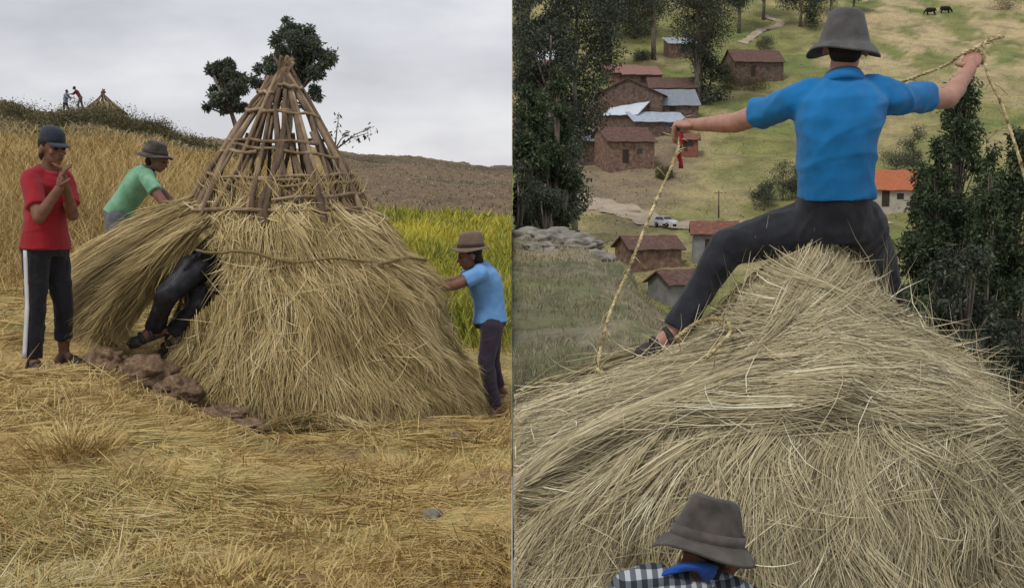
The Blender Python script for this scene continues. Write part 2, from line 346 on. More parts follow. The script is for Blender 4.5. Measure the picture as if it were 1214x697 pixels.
class MB:
    def __init__(self): self.V = []; self.F = []
    def add(self, V, Fc):
        b = len(self.V); self.V += [Vector(v) for v in V]; self.F += [tuple(i + b for i in f) for f in Fc]; return self
    def tube(self, path, radii, n=8):
        if not hasattr(radii, '__len__'): radii = [radii] * len(path)
        return self.add(*tube_data(path, radii, n))
    def caps(self, p0, r0, p1, r1, n=14):
        """round-ended cone"""
        p0, p1 = Vector(p0), Vector(p1); d = (p1 - p0); L = d.length; t = d / max(L, 1e-6)
        path, rad = [], []
        for a in (-89, -60, -30): path.append(p0 + t * r0 * math.sin(math.radians(a))); rad.append(r0 * math.cos(math.radians(a)))
        path.append(p0); rad.append(r0); path.append(p1); rad.append(r1)
        for a in (30, 60, 89): path.append(p1 + t * r1 * math.sin(math.radians(a))); rad.append(r1 * math.cos(math.radians(a)))
        return self.add(*tube_data(path, rad, n))
    def ell(self, c, ax, n=16):
        """ellipsoid from three half-axis vectors"""
        c = Vector(c); a, b, e = [Vector(v) for v in ax]; V = []; Fc = []; m = n // 2
        for i in range(m + 1):
            ph = -math.pi / 2 + math.pi * i / m; ph = max(min(ph, 1.55), -1.55)
            for k in range(n):
                th = 2 * math.pi * k / n; V.append(c + a * (math.cos(ph) * math.cos(th)) + b * (math.cos(ph) * math.sin(th)) + e * math.sin(ph))
        for i in range(m):
            for k in range(n): Fc.append((i * n + k, i * n + (k + 1) % n, (i + 1) * n + (k + 1) % n, (i + 1) * n + k))
        Fc.append(tuple(range(n))[::-1]); Fc.append(tuple(range(m * n, m * n + n)))
        return self.add(V, Fc)
    def loft(self, secs, n=22, pw=2.3):
        """secs: (centre, u half-width vector, v half-depth vector); superellipse sections"""
        V = []; Fc = []
        for c, u, v in secs:
            for k in range(n):
                a = 2 * math.pi * k / n; ca, sa = math.cos(a), math.sin(a)
                V.append(Vector(c) + Vector(u) * (math.copysign(abs(ca) ** (2 / pw), ca)) + Vector(v) * (math.copysign(abs(sa) ** (2 / pw), sa)))
        for i in range(len(secs) - 1):
            for k in range(n): Fc.append((i * n + k, i * n + (k + 1) % n, (i + 1) * n + (k + 1) % n, (i + 1) * n + k))
        Fc.append(tuple(range(n))[::-1]); m = (len(secs) - 1) * n; Fc.append(tuple(range(m, m + n)))
        return self.add(V, Fc)
    def box(self, c, ax):
        c = Vector(c); a, b, e = [Vector(v) for v in ax]
        V = [c + a * i + b * j + e * k for i in (-1, 1) for j in (-1, 1) for k in (-1, 1)]
        return self.add(V, [(0, 1, 3, 2), (4, 6, 7, 5), (0, 4, 5, 1), (2, 3, 7, 6), (0, 2, 6, 4), (1, 5, 7, 3)])
    def build(self, name, mat, parent=None, smooth=True): return pymesh(name, self.V, self.F, mat, parent, smooth)
    def skin(self, name, mat, parent=None, voxel=.01, smooth=4, disp=None, extra=None):
        """union of the added shapes as ONE continuous surface"""
        me = bpy.data.meshes.new('tmp'); me.from_pydata([tuple(v) for v in self.V], [], self.F); me.update()
        bm = bmesh.new(); bm.from_mesh(me); bmesh.ops.recalc_face_normals(bm, faces=bm.faces)
        bmesh.ops.triangulate(bm, faces=[f for f in bm.faces if len(f.verts) > 4]); bm.to_mesh(me); bm.free()
        t = bpy.data.objects.new('tmp', me); COL.objects.link(t)
        r = t.modifiers.new('r', 'REMESH'); r.mode = 'VOXEL'; r.voxel_size = voxel
        if smooth: s = t.modifiers.new('s', 'SMOOTH'); s.factor = .5; s.iterations = smooth
        dg = bpy.context.evaluated_depsgraph_get(); dg.update()
        out = bpy.data.meshes.new_from_object(t.evaluated_get(dg)); bpy.data.objects.remove(t); bpy.data.meshes.remove(me)
        out.name = name
        if disp:
            N = [v.normal.copy() for v in out.vertices]
            for v, nn in zip(out.vertices, N): v.co += nn * disp(v.co, nn)
            out.update()
        if extra:
            bm = bmesh.new(); bm.from_mesh(out); tm = bpy.data.meshes.new('x'); tm.from_pydata([tuple(v) for v in extra.V], [], extra.F); tm.update()
            bm.from_mesh(tm); bmesh.ops.recalc_face_normals(bm, faces=bm.faces); bm.to_mesh(out); bm.free(); bpy.data.meshes.remove(tm)
        out.polygons.foreach_set('use_smooth', np.ones(len(out.polygons), bool))
        out.materials.clear(); out.materials.append(mat)
        return link(bpy.data.objects.new(name, out), parent)
def bez(pts, n=40):
    """smooth path through points (Catmull-Rom)"""
    p = [Vector(q) for q in pts]; p = [p[0] * 2 - p[1]] + p + [p[-1] * 2 - p[-2]]; out = []
    m = len(p) - 3
    for i in range(m):
        k = max(2, n // m)
        for j in range(k):
            t = j / k; a, b, c, d = p[i:i + 4]
            out.append(.5 * ((2 * b) + (c - a) * t + (2 * a - 5 * b + 4 * c - d) * t * t + (3 * b - a - 3 * c + d) * t ** 3))
    out.append(p[-2]); return out

# ------------------------------------------------------------------ people
def lerp(a, b, t): return a + (b - a) * t
def folds(amp, freq, dirs, seed=0.0):
    """cloth creases: ridged noise stretched along the given directions"""
    ds = [Vector(d).normalized() for d in dirs]
    def f(co, nn):
        s = 0
        for i, d in enumerate(ds):
            q = co - d * co.dot(d) * .82
            n = mnoise.noise(q * freq + Vector((seed + i * 7.3, 1.7, 4.1)))
            s += max(0, 1 - abs(n) * 3.2) ** 1.6 * (.35 + mnoise.noise(co * 5 + Vector((i * 3.3, seed, 0))) )
            n2 = mnoise.noise(q * freq * 2.3 + Vector((seed + i * 3.1, 9.7, 2.1))); s += (.5 - abs(n2)) * .35
        return amp * (s / len(ds) - .3)
    return f
def hand(mb, wrist, aim, palm_n, size=1.0, curl=1.0, thumb_side=1, fl=None):
    """palm and five fingers; aim = direction of the hand, palm_n = the way the palm faces"""
    aim = Vector(aim).normalized(); pn = Vector(palm_n); pn = (pn - aim * pn.dot(aim)).normalized(); lat = aim.cross(pn).normalized() * thumb_side
    c = Vector(wrist) + aim * .048 * size
    mb.ell(c, (aim * .052 * size, lat * .040 * size, pn * .017 * size), 12)
    mb.caps(Vector(wrist) - aim * .01, .026 * size, c, .024 * size, 10)
    lens = (.070, .080, .074, .058)
    for i, L in enumerate(lens):
        o = c + aim * .038 * size + lat * (.029 - .0195 * i) * size
        L *= size; r = (.0098 - .0007 * (i == 3)) * size; a = .55 * curl
        p = o; d = aim
        for j, (s, rr) in enumerate(((.45, r), (.32, r * .92), (.25, r * .82))):
            ang = a * (1.0, 1.15, .9)[j]
            d = (d * math.cos(ang) + pn * math.sin(ang)).normalized(); pn2 = pn
            q = p + d * L * s; mb.caps(p, rr, q, rr * .95, 8); p = q
    b = Vector(wrist) + aim * .022 * size + lat * .030 * size
    d1 = (aim * .55 + lat * .65 + pn * .35).normalized(); q = b + d1 * .038 * size; mb.caps(b, .013 * size, q, .011 * size, 8)
    d2 = (aim * .75 + lat * .05 + pn * .75).normalized(); mb.caps(q, .0108 * size, q + d2 * .030 * size, .009 * size, 8)
def ortho(f, u):
    f = Vector(f).normalized(); u = Vector(u); u = (u - f * u.dot(f)).normalized(); return f, u, f.cross(u).normalized()
def head(mb, c, fwd, up, s=1.0):
    """skull, jaw, nose, brow, ears; c = centre of the head"""
    f, u, r = ortho(fwd, up); c = Vector(c)
    mb.ell(c + u * .022 * s - f * .008 * s, (r * .073 * s, f * .095 * s, u * .088 * s))
    mb.ell(c - u * .045 * s + f * .026 * s, (r * .054 * s, f * .066 * s, u * .068 * s))
    mb.ell(c - u * .093 * s + f * .062 * s, (r * .024 * s, f * .022 * s, u * .02 * s), 10)
    mb.ell(c + u * .022 * s + f * .080 * s, (r * .045 * s, f * .014 * s, u * .012 * s), 10)
    mb.caps(c + f * .088 * s + u * .012 * s, .010 * s, c + f * .108 * s - u * .030 * s, .014 * s, 8)
    mb.ell(c + f * .083 * s - u * .060 * s, (r * .024 * s, f * .014 * s, u * .014 * s), 10)
    for k in (-1, 1):
        mb.ell(c + r * .076 * s * k - f * .012 * s - u * .012 * s, (r * .011 * s, f * .020 * s, u * .034 * s), 10)
        mb.ell(c + r * .042 * s * k + f * .062 * s - u * .022 * s, (r * .022 * s, f * .018 * s, u * .018 * s), 10)
def face_parts(root_body, c, fwd, up, s=1.0):
    f, u, r = ortho(fwd, up); c = Vector(c)
    for k in (-1, 1):
        e = MB(); e.ell(c + r * .031 * s * k + f * .086 * s + u * .003 * s, (r * .014 * s, f * .008 * s, u * .007 * s), 10); e.build('eye', M['eye'], root_body)
    m = MB(); m.ell(c + f * .096 * s - u * .060 * s, (r * .022 * s, f * .006 * s, u * .006 * s), 10); m.build('mouth', M['lip'], root_body)
def hair_part(root, c, fwd, up, s=1.0, low=.05):
    f, u, r = ortho(fwd, up); c = Vector(c); mb = MB()
    mb.ell(c + u * .030 * s - f * .020 * s, (r * .079 * s, f * .090 * s, u * .088 * s), 18)
    mb.ell(c - u * low * s - f * .052 * s, (r * .062 * s, f * .048 * s, u * .050 * s), 14)
    return mb.skin('hair', M['hair'], root, .009, 2)
def hat_part(root, c, up, fwd, brim_r, crown_r, crown_h, mat, droop=.03, wave=.02, dent=.02, band=None, seed=0, taper=.8, tag_label=None, n=48):
    """brimmed hat: c = centre of the brim opening"""
    f, u, r = ortho(fwd, Vector(up)); u = Vector(up).normalized(); f = (Vector(fwd) - u * Vector(fwd).dot(u)).normalized(); r = f.cross(u)
    c = Vector(c); V = []; Fc = []
    prof = [(0.0, crown_h - dent), (.35 * taper, crown_h - dent * .6), (.75 * taper, crown_h - .002), (.93 * taper, crown_h - .010), (taper, crown_h - .028), (lerp(taper, 1, .45), crown_h * .5), (lerp(taper, 1, .8), crown_h * .2), (1.0, .010), (1.06, .002), ('b', .3), ('b', .65), ('b', .95), ('b', 1.0), ('c', 1.0), ('c', .6), ('c', .2), (.97, -.004), (.93, crown_h * .3), (.8 * taper, crown_h - .03), (0, crown_h - dent - .012)]
    for pr, h in prof:
        for k in range(n):
            a = 2 * math.pi * k / n
            br = brim_r * (1 + .03 * math.sin(2 * a + seed) + .02 * math.sin(5 * a + seed * 2))
            if pr == 'b' or pr == 'c':
                rr = crown_r * 1.06 + (br - crown_r * 1.06) * h
                z = -droop * h ** 1.3 + wave * h * h * (math.sin(2 * a + seed) + .45 * math.sin(3 * a + seed * 1.7)) + (.0035 if pr == 'b' else -.0035)
                if h == 1.0: z += 0
            else:
                rr = pr * crown_r; z = h
                if h > crown_h * .4 and pr != 0: z -= dent * .5 * max(0, math.cos(a)) * (1 if h > crown_h * .8 else .3); rr *= 1 - .10 * abs(math.sin(a)) ** 6 * (h / crown_h) - .03 * math.sin(3 * a + seed) * (h / crown_h)
            V.append(c + f * (math.cos(a) * rr * 1.10) + r * (math.sin(a) * rr * .95) + u * z)
    for i in range(len(prof) - 1):
        for k in range(n): Fc.append((i * n + k, i * n + (k + 1) % n, (i + 1) * n + (k + 1) % n, (i + 1) * n + k))
    h_ = pymesh('hat', V, Fc, mat, root)
    if band:
        V = []; Fc = []
        for rr, z in ((1.0, .004), (1.035, .006), (1.01, .034), (.985, .034)):
            for k in range(n):
                a = 2 * math.pi * k / n; V.append(c + f * (math.cos(a) * rr * crown_r * 1.10) + r * (math.sin(a) * rr * crown_r * .95) + u * z)
        for i in range(4):
            for k in range(n): Fc.append((i * n + k, i * n + (k + 1) % n, ((i + 1) % 4) * n + (k + 1) % n, ((i + 1) % 4) * n + k))
        pymesh('hat_band', V, Fc, band, h_)
    return h_

def person(label, J, hf, hu, cols, base, S=1.0, shirt_lo=-.05, hair_low=.05, torso_w=1.0, sleeve_r=1.0, voxel=.011, sleeve=.58, shirt_amp=.006, hands=None, trouser_end=(.92, .92), leg_w=1.0, foot_dir=None, shoes='sandal', group=None, hairy=True, shirt_seed=0, depth=1.0, bodyscale=1.0, collar=True, handspec=None, hips_w=1.0, face=True, smooth=3):
    """J: joint name -> world point; hf, hu: head forward / up"""
    root = thing('person', label, 'person', base, group)
    pel, che, nek, hd = J['pelvis'], J['chest'], J['neck'], J['head']
    sl = (J['shR'] - J['shL']); hl = (J['hipR'] - J['hipL'])
    lat_s = sl.normalized(); lat_h = hl.normalized(); hwS = sl.length / 2; hwH = hl.length / 2
    up_t = (nek - pel).normalized()
    def frame(lat, up): d = lat.cross(up).normalized(); return d
    dS, dH = frame(lat_s, (nek - che).normalized()), frame(lat_h, (che - pel).normalized())
    def torso(mb, g, lo=-.10, hi=1.0, pad=0.0):
        W = [(-.13, .150 * hips_w, .110), (-.05, .165 * hips_w, .120), (.05, .160 * hips_w, .115), (.12, .157, .112), (.17, .153, .109), (.28, .148, .105), (.5, .155, .108), (.7, .172, .115), (.84, .178, .110), (.93, .132, .090), (1.0, .080, .066), (1.06, .058, .058)]
        secs = []
        for t, w, d in W:
            if t < lo - 1e-6 or t > hi + 1e-6: continue
            c = (lerp(pel, che, t / .6) if t < .6 else lerp(che, nek, (t - .6) / .4)); k = min(max((t - .1) / .7, 0), 1)
            lat = lerp(lat_h, lat_s, k).normalized(); dd = lerp(dH, dS, k).normalized()
            wS = hwS / .185 if t > .45 else lerp(1, hwS / .185, min(max(t / .45, 0), 1))
            secs.append((c, lat * (w * g * S * wS * torso_w + pad), dd * (d * g * S * depth + pad)))
        mb.loft(secs); return secs
    b = MB(); torso(b, .90)
    b.caps(lerp(che, nek, .8), .056 * S, lerp(nek, hd, .55), .050 * S)
    head(b, hd, hf, hu, S)
    fdir = foot_dir or {}
    for s in 'LR':
        sh, el, ha = J['sh' + s], J['el' + s], J['ha' + s]
        b.caps(lerp(sh, nek, .25), .055 * S, sh, .050 * S); b.caps(sh, .049 * S, el, .041 * S); b.caps(el, .041 * S, ha, .028 * S)
        mid = lerp(el, ha, .28); b.ell(mid, ((ha - el).normalized() * .09 * S, Vector((0, 0, 1)).cross((ha - el)).normalized() * .046 * S if (ha - el).cross(Vector((0, 0, 1))).length > .01 else Vector((.042 * S, 0, 0)), (ha - el).cross(Vector((0, 0, 1))).cross(ha - el).normalized() * .040 * S if (ha - el).cross(Vector((0, 0, 1))).length > .01 else Vector((0, .04 * S, 0))), 10)
        hp, kn, an = J['hip' + s], J['kn' + s], J['an' + s]
        b.caps(hp, .078 * S, kn, .052 * S); b.caps(kn, .052 * S, an, .035 * S); b.caps(lerp(kn, an, .05), .050 * S, lerp(kn, an, .35), .052 * S); b.caps(lerp(kn, an, .35), .052 * S, an, .034 * S)
        fd = Vector(fdir.get(s, (0, -1, -.1))).normalized()
        heel = an - fd * .05 * S + Vector((0, 0, -.045 * S)); toe = an + fd * .155 * S + Vector((0, 0, -.055 * S))
        b.caps(an, .036 * S, heel, .030 * S); b.caps(heel, .030 * S, toe, .026 * S); b.caps(an, .034 * S, lerp(heel, toe, .7), .032 * S)
    hx = MB()
    hs = handspec or {}
    for s in 'LR':
        el, ha = J['el' + s], J['ha' + s]
        aim, pn, curl, ts = hs.get(s, ((ha - el), Vector((0, 0, -1)), .5, 1 if s == 'L' else -1))
        hand(hx, ha, aim, pn, S, curl, ts)
    body = b.skin('body', M[cols['skin']], root, voxel, smooth, extra=hx)
    if face: face_parts(body, hd, hf, hu, S)
    if hairy: hair_part(root, hd, hf, hu, S, hair_low)
    # trousers
    t = MB(); torso(t, 1.0, -.13, .28, .004)
    for i, s in enumerate('LR'):
        hp, kn, an = J['hip' + s], J['kn' + s], J['an' + s]
        e = lerp(kn, an, trouser_end[i])
        t.caps(lerp(pel, hp, .7), .100 * S, hp, .098 * S * leg_w); t.caps(hp, .098 * S * leg_w, lerp(hp, kn, .5), .082 * S * leg_w); t.caps(lerp(hp, kn, .5), .082 * S * leg_w, kn, .070 * S * leg_w); t.caps(kn, .070 * S * leg_w, lerp(kn, an, .4), .064 * S)
        d = (an - kn).normalized(); px_ = d.cross(Vector((.3, 1, .1))).normalized(); py_ = d.cross(px_)
        m_ = lerp(kn, an, .38); t.loft([(m_, px_ * .063 * S, py_ * .063 * S), (lerp(m_, e, .5), px_ * .060 * S, py_ * .060 * S), (e, px_ * .062 * S, py_ * .062 * S)], 16)
    tr = t.skin('trousers', M[cols['trousers']], root, voxel, smooth, disp=folds(.024 * S, 10 / S, [(.2, .3, 1), (.9, .2, .5), (-.6, .3, .6)], 3.0 + shirt_seed))
    # shirt
    q = MB(); secs = torso(q, 1.0, shirt_lo, 1.0, .012)
    for s in 'LR':
        sh, el, ha = J['sh' + s], J['el' + s], J['ha' + s]
        q.caps(lerp(sh, nek, .45), .064 * S, sh, .063 * S); q.caps(lerp(nek, sh, .10) - up_t * .040 * S, .066 * S, lerp(nek, sh, .75) - up_t * .008 * S, .064 * S)
        if sleeve <= 1: e = lerp(sh, el, sleeve)
        else: q.caps(sh, .066 * S, el, .054 * S); e = lerp(el, ha, sleeve - 1)
        a0 = sh if sleeve <= 1 else el
        d = (e - a0).normalized(); u1 = d.cross(Vector((.13, .2, 1))).normalized(); u2 = d.cross(u1)
        r0, r1 = (.068 * sleeve_r, .066 * sleeve_r) if sleeve <= 1 else (.053, .042)
        q.loft([(a0 - d * .03 * S, u1 * r0 * .8 * S, u2 * r0 * .8 * S), (a0 + d * .02 * S, u1 * r0 * S, u2 * r0 * S), (e, u1 * r1 * S, u2 * r1 * S)], 16)
    sd = q.skin('shirt', M[cols['shirt']], root, voxel, smooth, disp=folds(shirt_amp * 2.6 * S, 8 / S, [(.55, .1, .8), (-.5, .1, .85), (.95, .2, .2)], shirt_seed))
    if collar:
        nd = (hd - nek).normalized(); la = lat_s; de = la.cross(nd).normalized(); cm = MB()
        V = []; Fc = []; n = 24
        for rr, z in ((.062, -.012), (.068, .030), (.082, .008), (.090, -.022), (.078, -.026)):
            for k in range(n): a = 2 * math.pi * k / n; V.append(lerp(che, nek, .97) + la * math.cos(a) * rr * S + de * math.sin(a) * rr * S * 1.05 + nd * z * S)
        for i in range(5):
            for k in range(n): Fc.append((i * n + k, i * n + (k + 1) % n, ((i + 1) % 5) * n + (k + 1) % n, ((i + 1) % 5) * n + k))
        pymesh('collar', V, Fc, M[cols.get('collar', cols['shirt'])], sd)
    # footwear
    for s in 'LR':
        an = J['an' + s]; fd = Vector(fdir.get(s, (0, -1, -.1))).normalized(); sm = MB()
        heel = an - fd * .055 * S + Vector((0, 0, -.068 * S)); toe = an + fd * .165 * S + Vector((0, 0, -.076 * S))
        wv = fd.cross(Vector((0, 0, 1))).normalized(); nu = wv.cross(fd).normalized()
        sm.loft([(lerp(heel, toe, k), wv * w * S, nu * .012 * S) for k, w in ((-.04, .02), (.02, .034), (.3, .034), (.7, .046), (.92, .036), (1.0, .018))], 14)
        for k in (.35, .62):
            p = lerp(heel, toe, k); sm.tube([p + wv * .046 * S * math.cos(a) + nu * (.076 if k < .5 else .060) * S * math.sin(a) for a in np.linspace(0, math.pi, 9)], .013 * S, 6)
        p = lerp(heel, toe, .80); sm.ell(p + nu * .018 * S, (fd * .055 * S, wv * .047 * S, nu * .038 * S), 12)
        sm.build('sandal' if shoes == 'sandal' else 'shoe', M[shoes], root)
    return root, body, sd, tr

# ================================================================== THE SETTING
def sheet(name, fn, sgn, mat, zonefn, ymax=4000):
    ys = np.concatenate([np.linspace(-9, 3, 40), np.exp(np.linspace(math.log(3.05), math.log(ymax), 640))])
    q = np.linspace(0, 1, 230); q = q ** 1.25
    ext = np.maximum(14, ys * 1.0 + 10)
    X = sgn * (.002 + ext[:, None] * q[None, :]); Y = np.repeat(ys[:, None], len(q), 1)
    Z = fn(X, np.maximum(Y, .5))
    n, m = X.shape
    V = np.stack([X, Y, Z], -1).reshape(-1, 3)
    idx = np.arange(n * m).reshape(n, m)
    Q = np.stack([idx[:-1, :-1], idx[:-1, 1:], idx[1:, 1:], idx[1:, :-1]], -1).reshape(-1, 4)
    if sgn < 0: Q = Q[:, ::-1]
    zone = zonefn(V[:, 0], V[:, 1])
    # the bank face where the two slopes meet
    e = idx[:, 0]; Vb = V[e].copy(); other = (zR if sgn < 0 else zL)(np.zeros(n), np.maximum(ys, .5)); Vb[:, 2] = np.minimum(Vb[:, 2], other) - .3
    b0 = len(V) + np.arange(n)
    Qb = np.stack([e[:-1], e[1:], b0[1:], b0[:-1]], -1)
    V = np.concatenate([V, Vb]); Q = np.concatenate([Q, Qb]); zone = np.concatenate([zone, zone[e]])
    o = fast_mesh(name, V, Q, mat, smooth=True, zone=zone)
    return tag(o, kind='structure')
def mixc(a, b, t): return np.asarray(a)[None, :] * (1 - t)[:, None] + np.asarray(b)[None, :] * t[:, None] if np.ndim(a) == 1 else a * (1 - t)[:, None] + np.asarray(b)[None, :] * t[:, None]
def sst(x, a, b): t = np.clip((x - a) / (b - a), 0, 1); return t * t * (3 - 2 * t)
def zoneL(x, y):
    n = fbm(x * 1.3, y * 1.3, 41); u = x / np.maximum(y, 3) * F + 607
    c = mixc((.48, .345, .145), (.38, .32, .13), sst(n, .42, .62))
    c = mixc(c, (.24, .15, .08), sst(fbm(x * 2.2, y * 2.2, 47), .58, .70) * .8)
    c = mixc(c, (.20, .115, .06), np.exp(-(((x + 2.35) / .95) ** 2 + ((y - 7.9) / .42) ** 2)) * .9 + .7 * np.exp(-(((x + .9) / .9) ** 2 + ((y - 8.0) / .22) ** 2)))
    c = mixc(c, (.36, .26, .11), sst(y, 11, 15) * (1 - sst(u, 380, 430)))
    f = sst(y, 10.5, 13) * sst(u, 380, 440); c = mixc(c, (.30, .29, .04), f)
    c = mixc(c, (.175, .125, .08), sst(y + 5 * (fbm(x * .6, y * .6, 84) - .5), 21, 23.5) * sst(u, 360, 420))
    c = mixc(c, (.10, .085, .05), sst(y, 23, 26) * sst(u, 360, 420) * sst(fbm(x * .10, y * .30, 45) + .004 * (y - 45), .46, .60) * .8)
    c = mixc(c, (.19, .15, .08), sst(y + 8 * (fbm(x * .2, y * .2, 46) - .5), 44, 56) * (1 - sst(u, 300, 380)))
    return c
def zoneR(x, y):
    u = x / np.maximum(y, 3) * F + 607; n = fbm(x * .05, y * .05, 51); n2 = fbm(x * .25, y * .12, 53, 5)
    c = mixc((.22, .195, .115), (.30, .255, .17), sst(fbm(x * .9, y * .9, 57), .4, .6))
    c = mixc(c, (.14, .15, .075), sst(fbm(x * .55, y * .4, 58), .50, .60) * .85)
    c = mixc(c, (.24, .215, .16), sst(fbm(x * 1.6, y * 1.1, 56), .56, .66) * .6)
    fr = sst(y, 50, 90)
    m = mixc((.205, .205, .075), (.32, .275, .135), sst(n + (n2 - .5) * .5, .38, .60))
    m = mixc(m, (.16, .19, .06), sst(fbm(x * .07, y * .09, 59), .56, .68))
    m = mixc(m, (.42, .34, .19), sst(y, 200, 250) * sst(u, 930, 1010) * sst(n2, .40, .56))
    m = mixc(m, (.21, .16, .115), (1 - sst(np.hypot((u - 745) / 90, (y - 180) / 45), .6, 1.1)) * .8)
    c = c * (1 - fr)[:, None] + m * fr[:, None]
    return c
sheet('hillside', zL, -1, M['ground_l'], zoneL)
sheet('valley', zR, 1, M['ground_r'], zoneR)

# dirt track through the valley
def strip(name, px_pts, w, mat, lift=.06, d0=95):
    pts = [hit(x, y, d0) for x, y in px_pts]; path = bez(pts, 60); V = []; Fc = []
    for i, p in enumerate(path):
        t = (path[min(i + 1, len(path) - 1)] - path[max(i - 1, 0)]); t.z = 0; t.normalize(); s = Vector((-t.y, t.x, 0))
        ww = w * (1 + .25 * math.sin(i * 1.3) * .5)
        for k in (-1, -.5, 0, .5, 1):
            q = p + s * ww * k; q.z = float(zR(q.x, q.y)) + lift; V.append(q)
    for i in range(len(path) - 1):
        for k in range(4): a = i * 5 + k; Fc.append((a, a + 1, a + 6, a + 5))
    return tag(pymesh(name, V, Fc, mat), kind='structure')
strip('dirt_road', [(640, 226), (690, 239), (735, 251), (770, 262), (805, 270), (850, 271), (930, 268), (1050, 262)], 2.6, M['road'], .09)
strip('footpath', [(905, 20), (925, 28), (912, 34), (897, 40), (880, 52)], 1.0, M['road'], .15, 150)

# ------------------------------------------------------------------ grass
def sample_ground(n, fn, sgn, d0, d1, pxa, pxb, power=1.0, dens=None):
    """points on the ground, denser close by"""
    out_x, out_y = [], []; need = n
    while need > 0:
        m = need * 3
        t = rng.random(m)
        if power == 1: y = d0 * d1 / (d1 - t * (d1 - d0))       # pdf ~ 1/y^2
        else: y = np.exp(math.log(d0) + t * math.log(d1 / d0))
        u = pxa + (pxb - pxa) * rng.random(m); x = (u - 607) / F * y
        ok = (x * sgn > .01)
        if dens is not None: ok &= rng.random(m) < dens(x, y, u)
        x, y = x[ok][:need], y[ok][:need]; out_x.append(x); out_y.append(y); need -= len(x)
    x = np.concatenate(out_x); y = np.concatenate(out_y)
    return np.stack([x, y, fn(x, y)], -1)
def grass(name, pts, length, width, tilt, mat, sgn, az=None, K=4, bend=.5, rnd_bias=0.0, rnd_scale=1.0, lift=0.0, clump=None, roll=1.2):
    """blades growing from pts; tilt = angle from upright (array), az = heading"""
    N = len(pts); L = length * (.6 + .8 * rng.random(N)) if np.ndim(length) == 0 else length
    az = rng.random(N) * 2 * math.pi if az is None else az
    h = np.stack([np.cos(az), np.sin(az), np.zeros(N)], -1); t = np.linspace(0, 1, K)
    ang = tilt[:, None] + bend * (rng.random(N)[:, None] * .8 + .2) * t[None, :] ** 1.5
    ang = np.minimum(ang, 1.66)
    seg = (L / (K - 1))[:, None]
    dz = np.cumsum(np.concatenate([np.zeros((N, 1)), np.cos(ang[:, 1:]) * seg], 1), 1); dh = np.cumsum(np.concatenate([np.zeros((N, 1)), np.sin(ang[:, 1:]) * seg], 1), 1)
    p = pts[:, None, :] + h[:, None, :] * dh[..., None]; p[..., 2] += dz + lift
    nrm = np.cross(h, np.array([0, 0, 1.0]))[:, None, :] * np.ones((1, K, 1)); nrm = norm(np.cross(np.gradient(p, axis=1), nrm))
    s = side_of(p, nrm, (rng.random(N) - .5) * roll * 2)
    W = width * (.6 + .8 * rng.random(N)) if np.ndim(width) == 0 else width
    V, Q = ribbons(p, W, s); Q = clip_seam(V, Q, sgn)
    r = np.clip(rnd_bias + rnd_scale * rng.random(N) if clump is None else clump, 0, 1)
    o = fast_mesh(name, V, Q, mat, rnd=np.repeat(r, K * 2))
    return tag(o, kind='stuff')
def heading(p, sc, seed, spread):
    return fbm(p[:, 0] * sc, p[:, 1] * sc, seed, 3) * 4 * math.pi + (rng.random(len(p)) - .5) * spread
# mown straw lying over the near slope
p = sample_ground(130000, zL, -1, 3.4, 14.5, -280, 607, dens=lambda x, y, u: np.where((y > 10.5) & (u > 400), .15, .10 + .90 * sst(fbm(x * 1.3, y * 1.8, 61), .38, .56)) * (1 - .85 * np.exp(-(((x + 2.35) / .9) ** 2 + ((y - 7.9) / .35) ** 2))))
N = len(p); c = np.clip((fbm(p[:, 0] * 1.1, p[:, 1] * 1.1, 63) - .5) * 1.1 + .53 + (rng.random(N) - .5) * .6, 0, 1)
up_ = rng.random(N) < .025
o = grass('mown_grass', p, .09 + .20 * rng.random(N) ** 1.5, .0034 * (.6 + .8 * rng.random(N)) * np.clip(p[:, 1] / 6, .8, 2), np.where(up_, .6 + .5 * rng.random(N), 1.40 + .17 * rng.random(N)), M['cut_grass'], -1, heading(p, .9, 65, 2.6), bend=.2, clump=c, lift=.006)
tag(o, 'cut dry grass lying loose over the near slope', 'cut grass')
# short stubble
p = sample_ground(8000, zL, -1, 3.6, 13, -90, 607, dens=lambda x, y, u: np.where((y > 10.5) & (u > 400), .1, sst(fbm(x * 1.2, y * 1.2, 71), .40, .56)))
c = np.clip(rng.random(len(p)) * .55 + (fbm(p[:, 0] * .9, p[:, 1] * .9, 73) - .4), 0, 1)
o = grass('grass_stubble', p, .07, .006, .2 + .7 * rng.random(len(p)), M['cut_grass'], -1, bend=.7, clump=c)
tag(o, 'short standing stubble between the cut grass', 'stubble')
# tall golden grass up the slope behind the red shirt
p = sample_ground(30000, zL, -1, 9.5, 56, -240, 330, power=0, dens=lambda x, y, u: sst(y, 9.5, 13) * (1 - sst(y, 42, 55)) * (.4 + .6 * sst(fbm(x * .5, y * .5, 77), .35, .55)))
c = np.clip(.25 + .5 * fbm(p[:, 0] * .5, p[:, 1] * .5, 79) + (rng.random(len(p)) - .5) * .6, 0, 1)
o = grass('tall_grass', p, (.35 + .45 * rng.random(len(p))) * np.clip(1.3 - p[:, 1] / 80, .5, 1), .0055 * np.clip(p[:, 1] / 10, 1, 6), .1 + .45 * rng.random(len(p)), M['tall_grass'], -1, bend=.8, clump=c)
tag(o, 'tall golden grass standing up the far slope', 'tall grass')
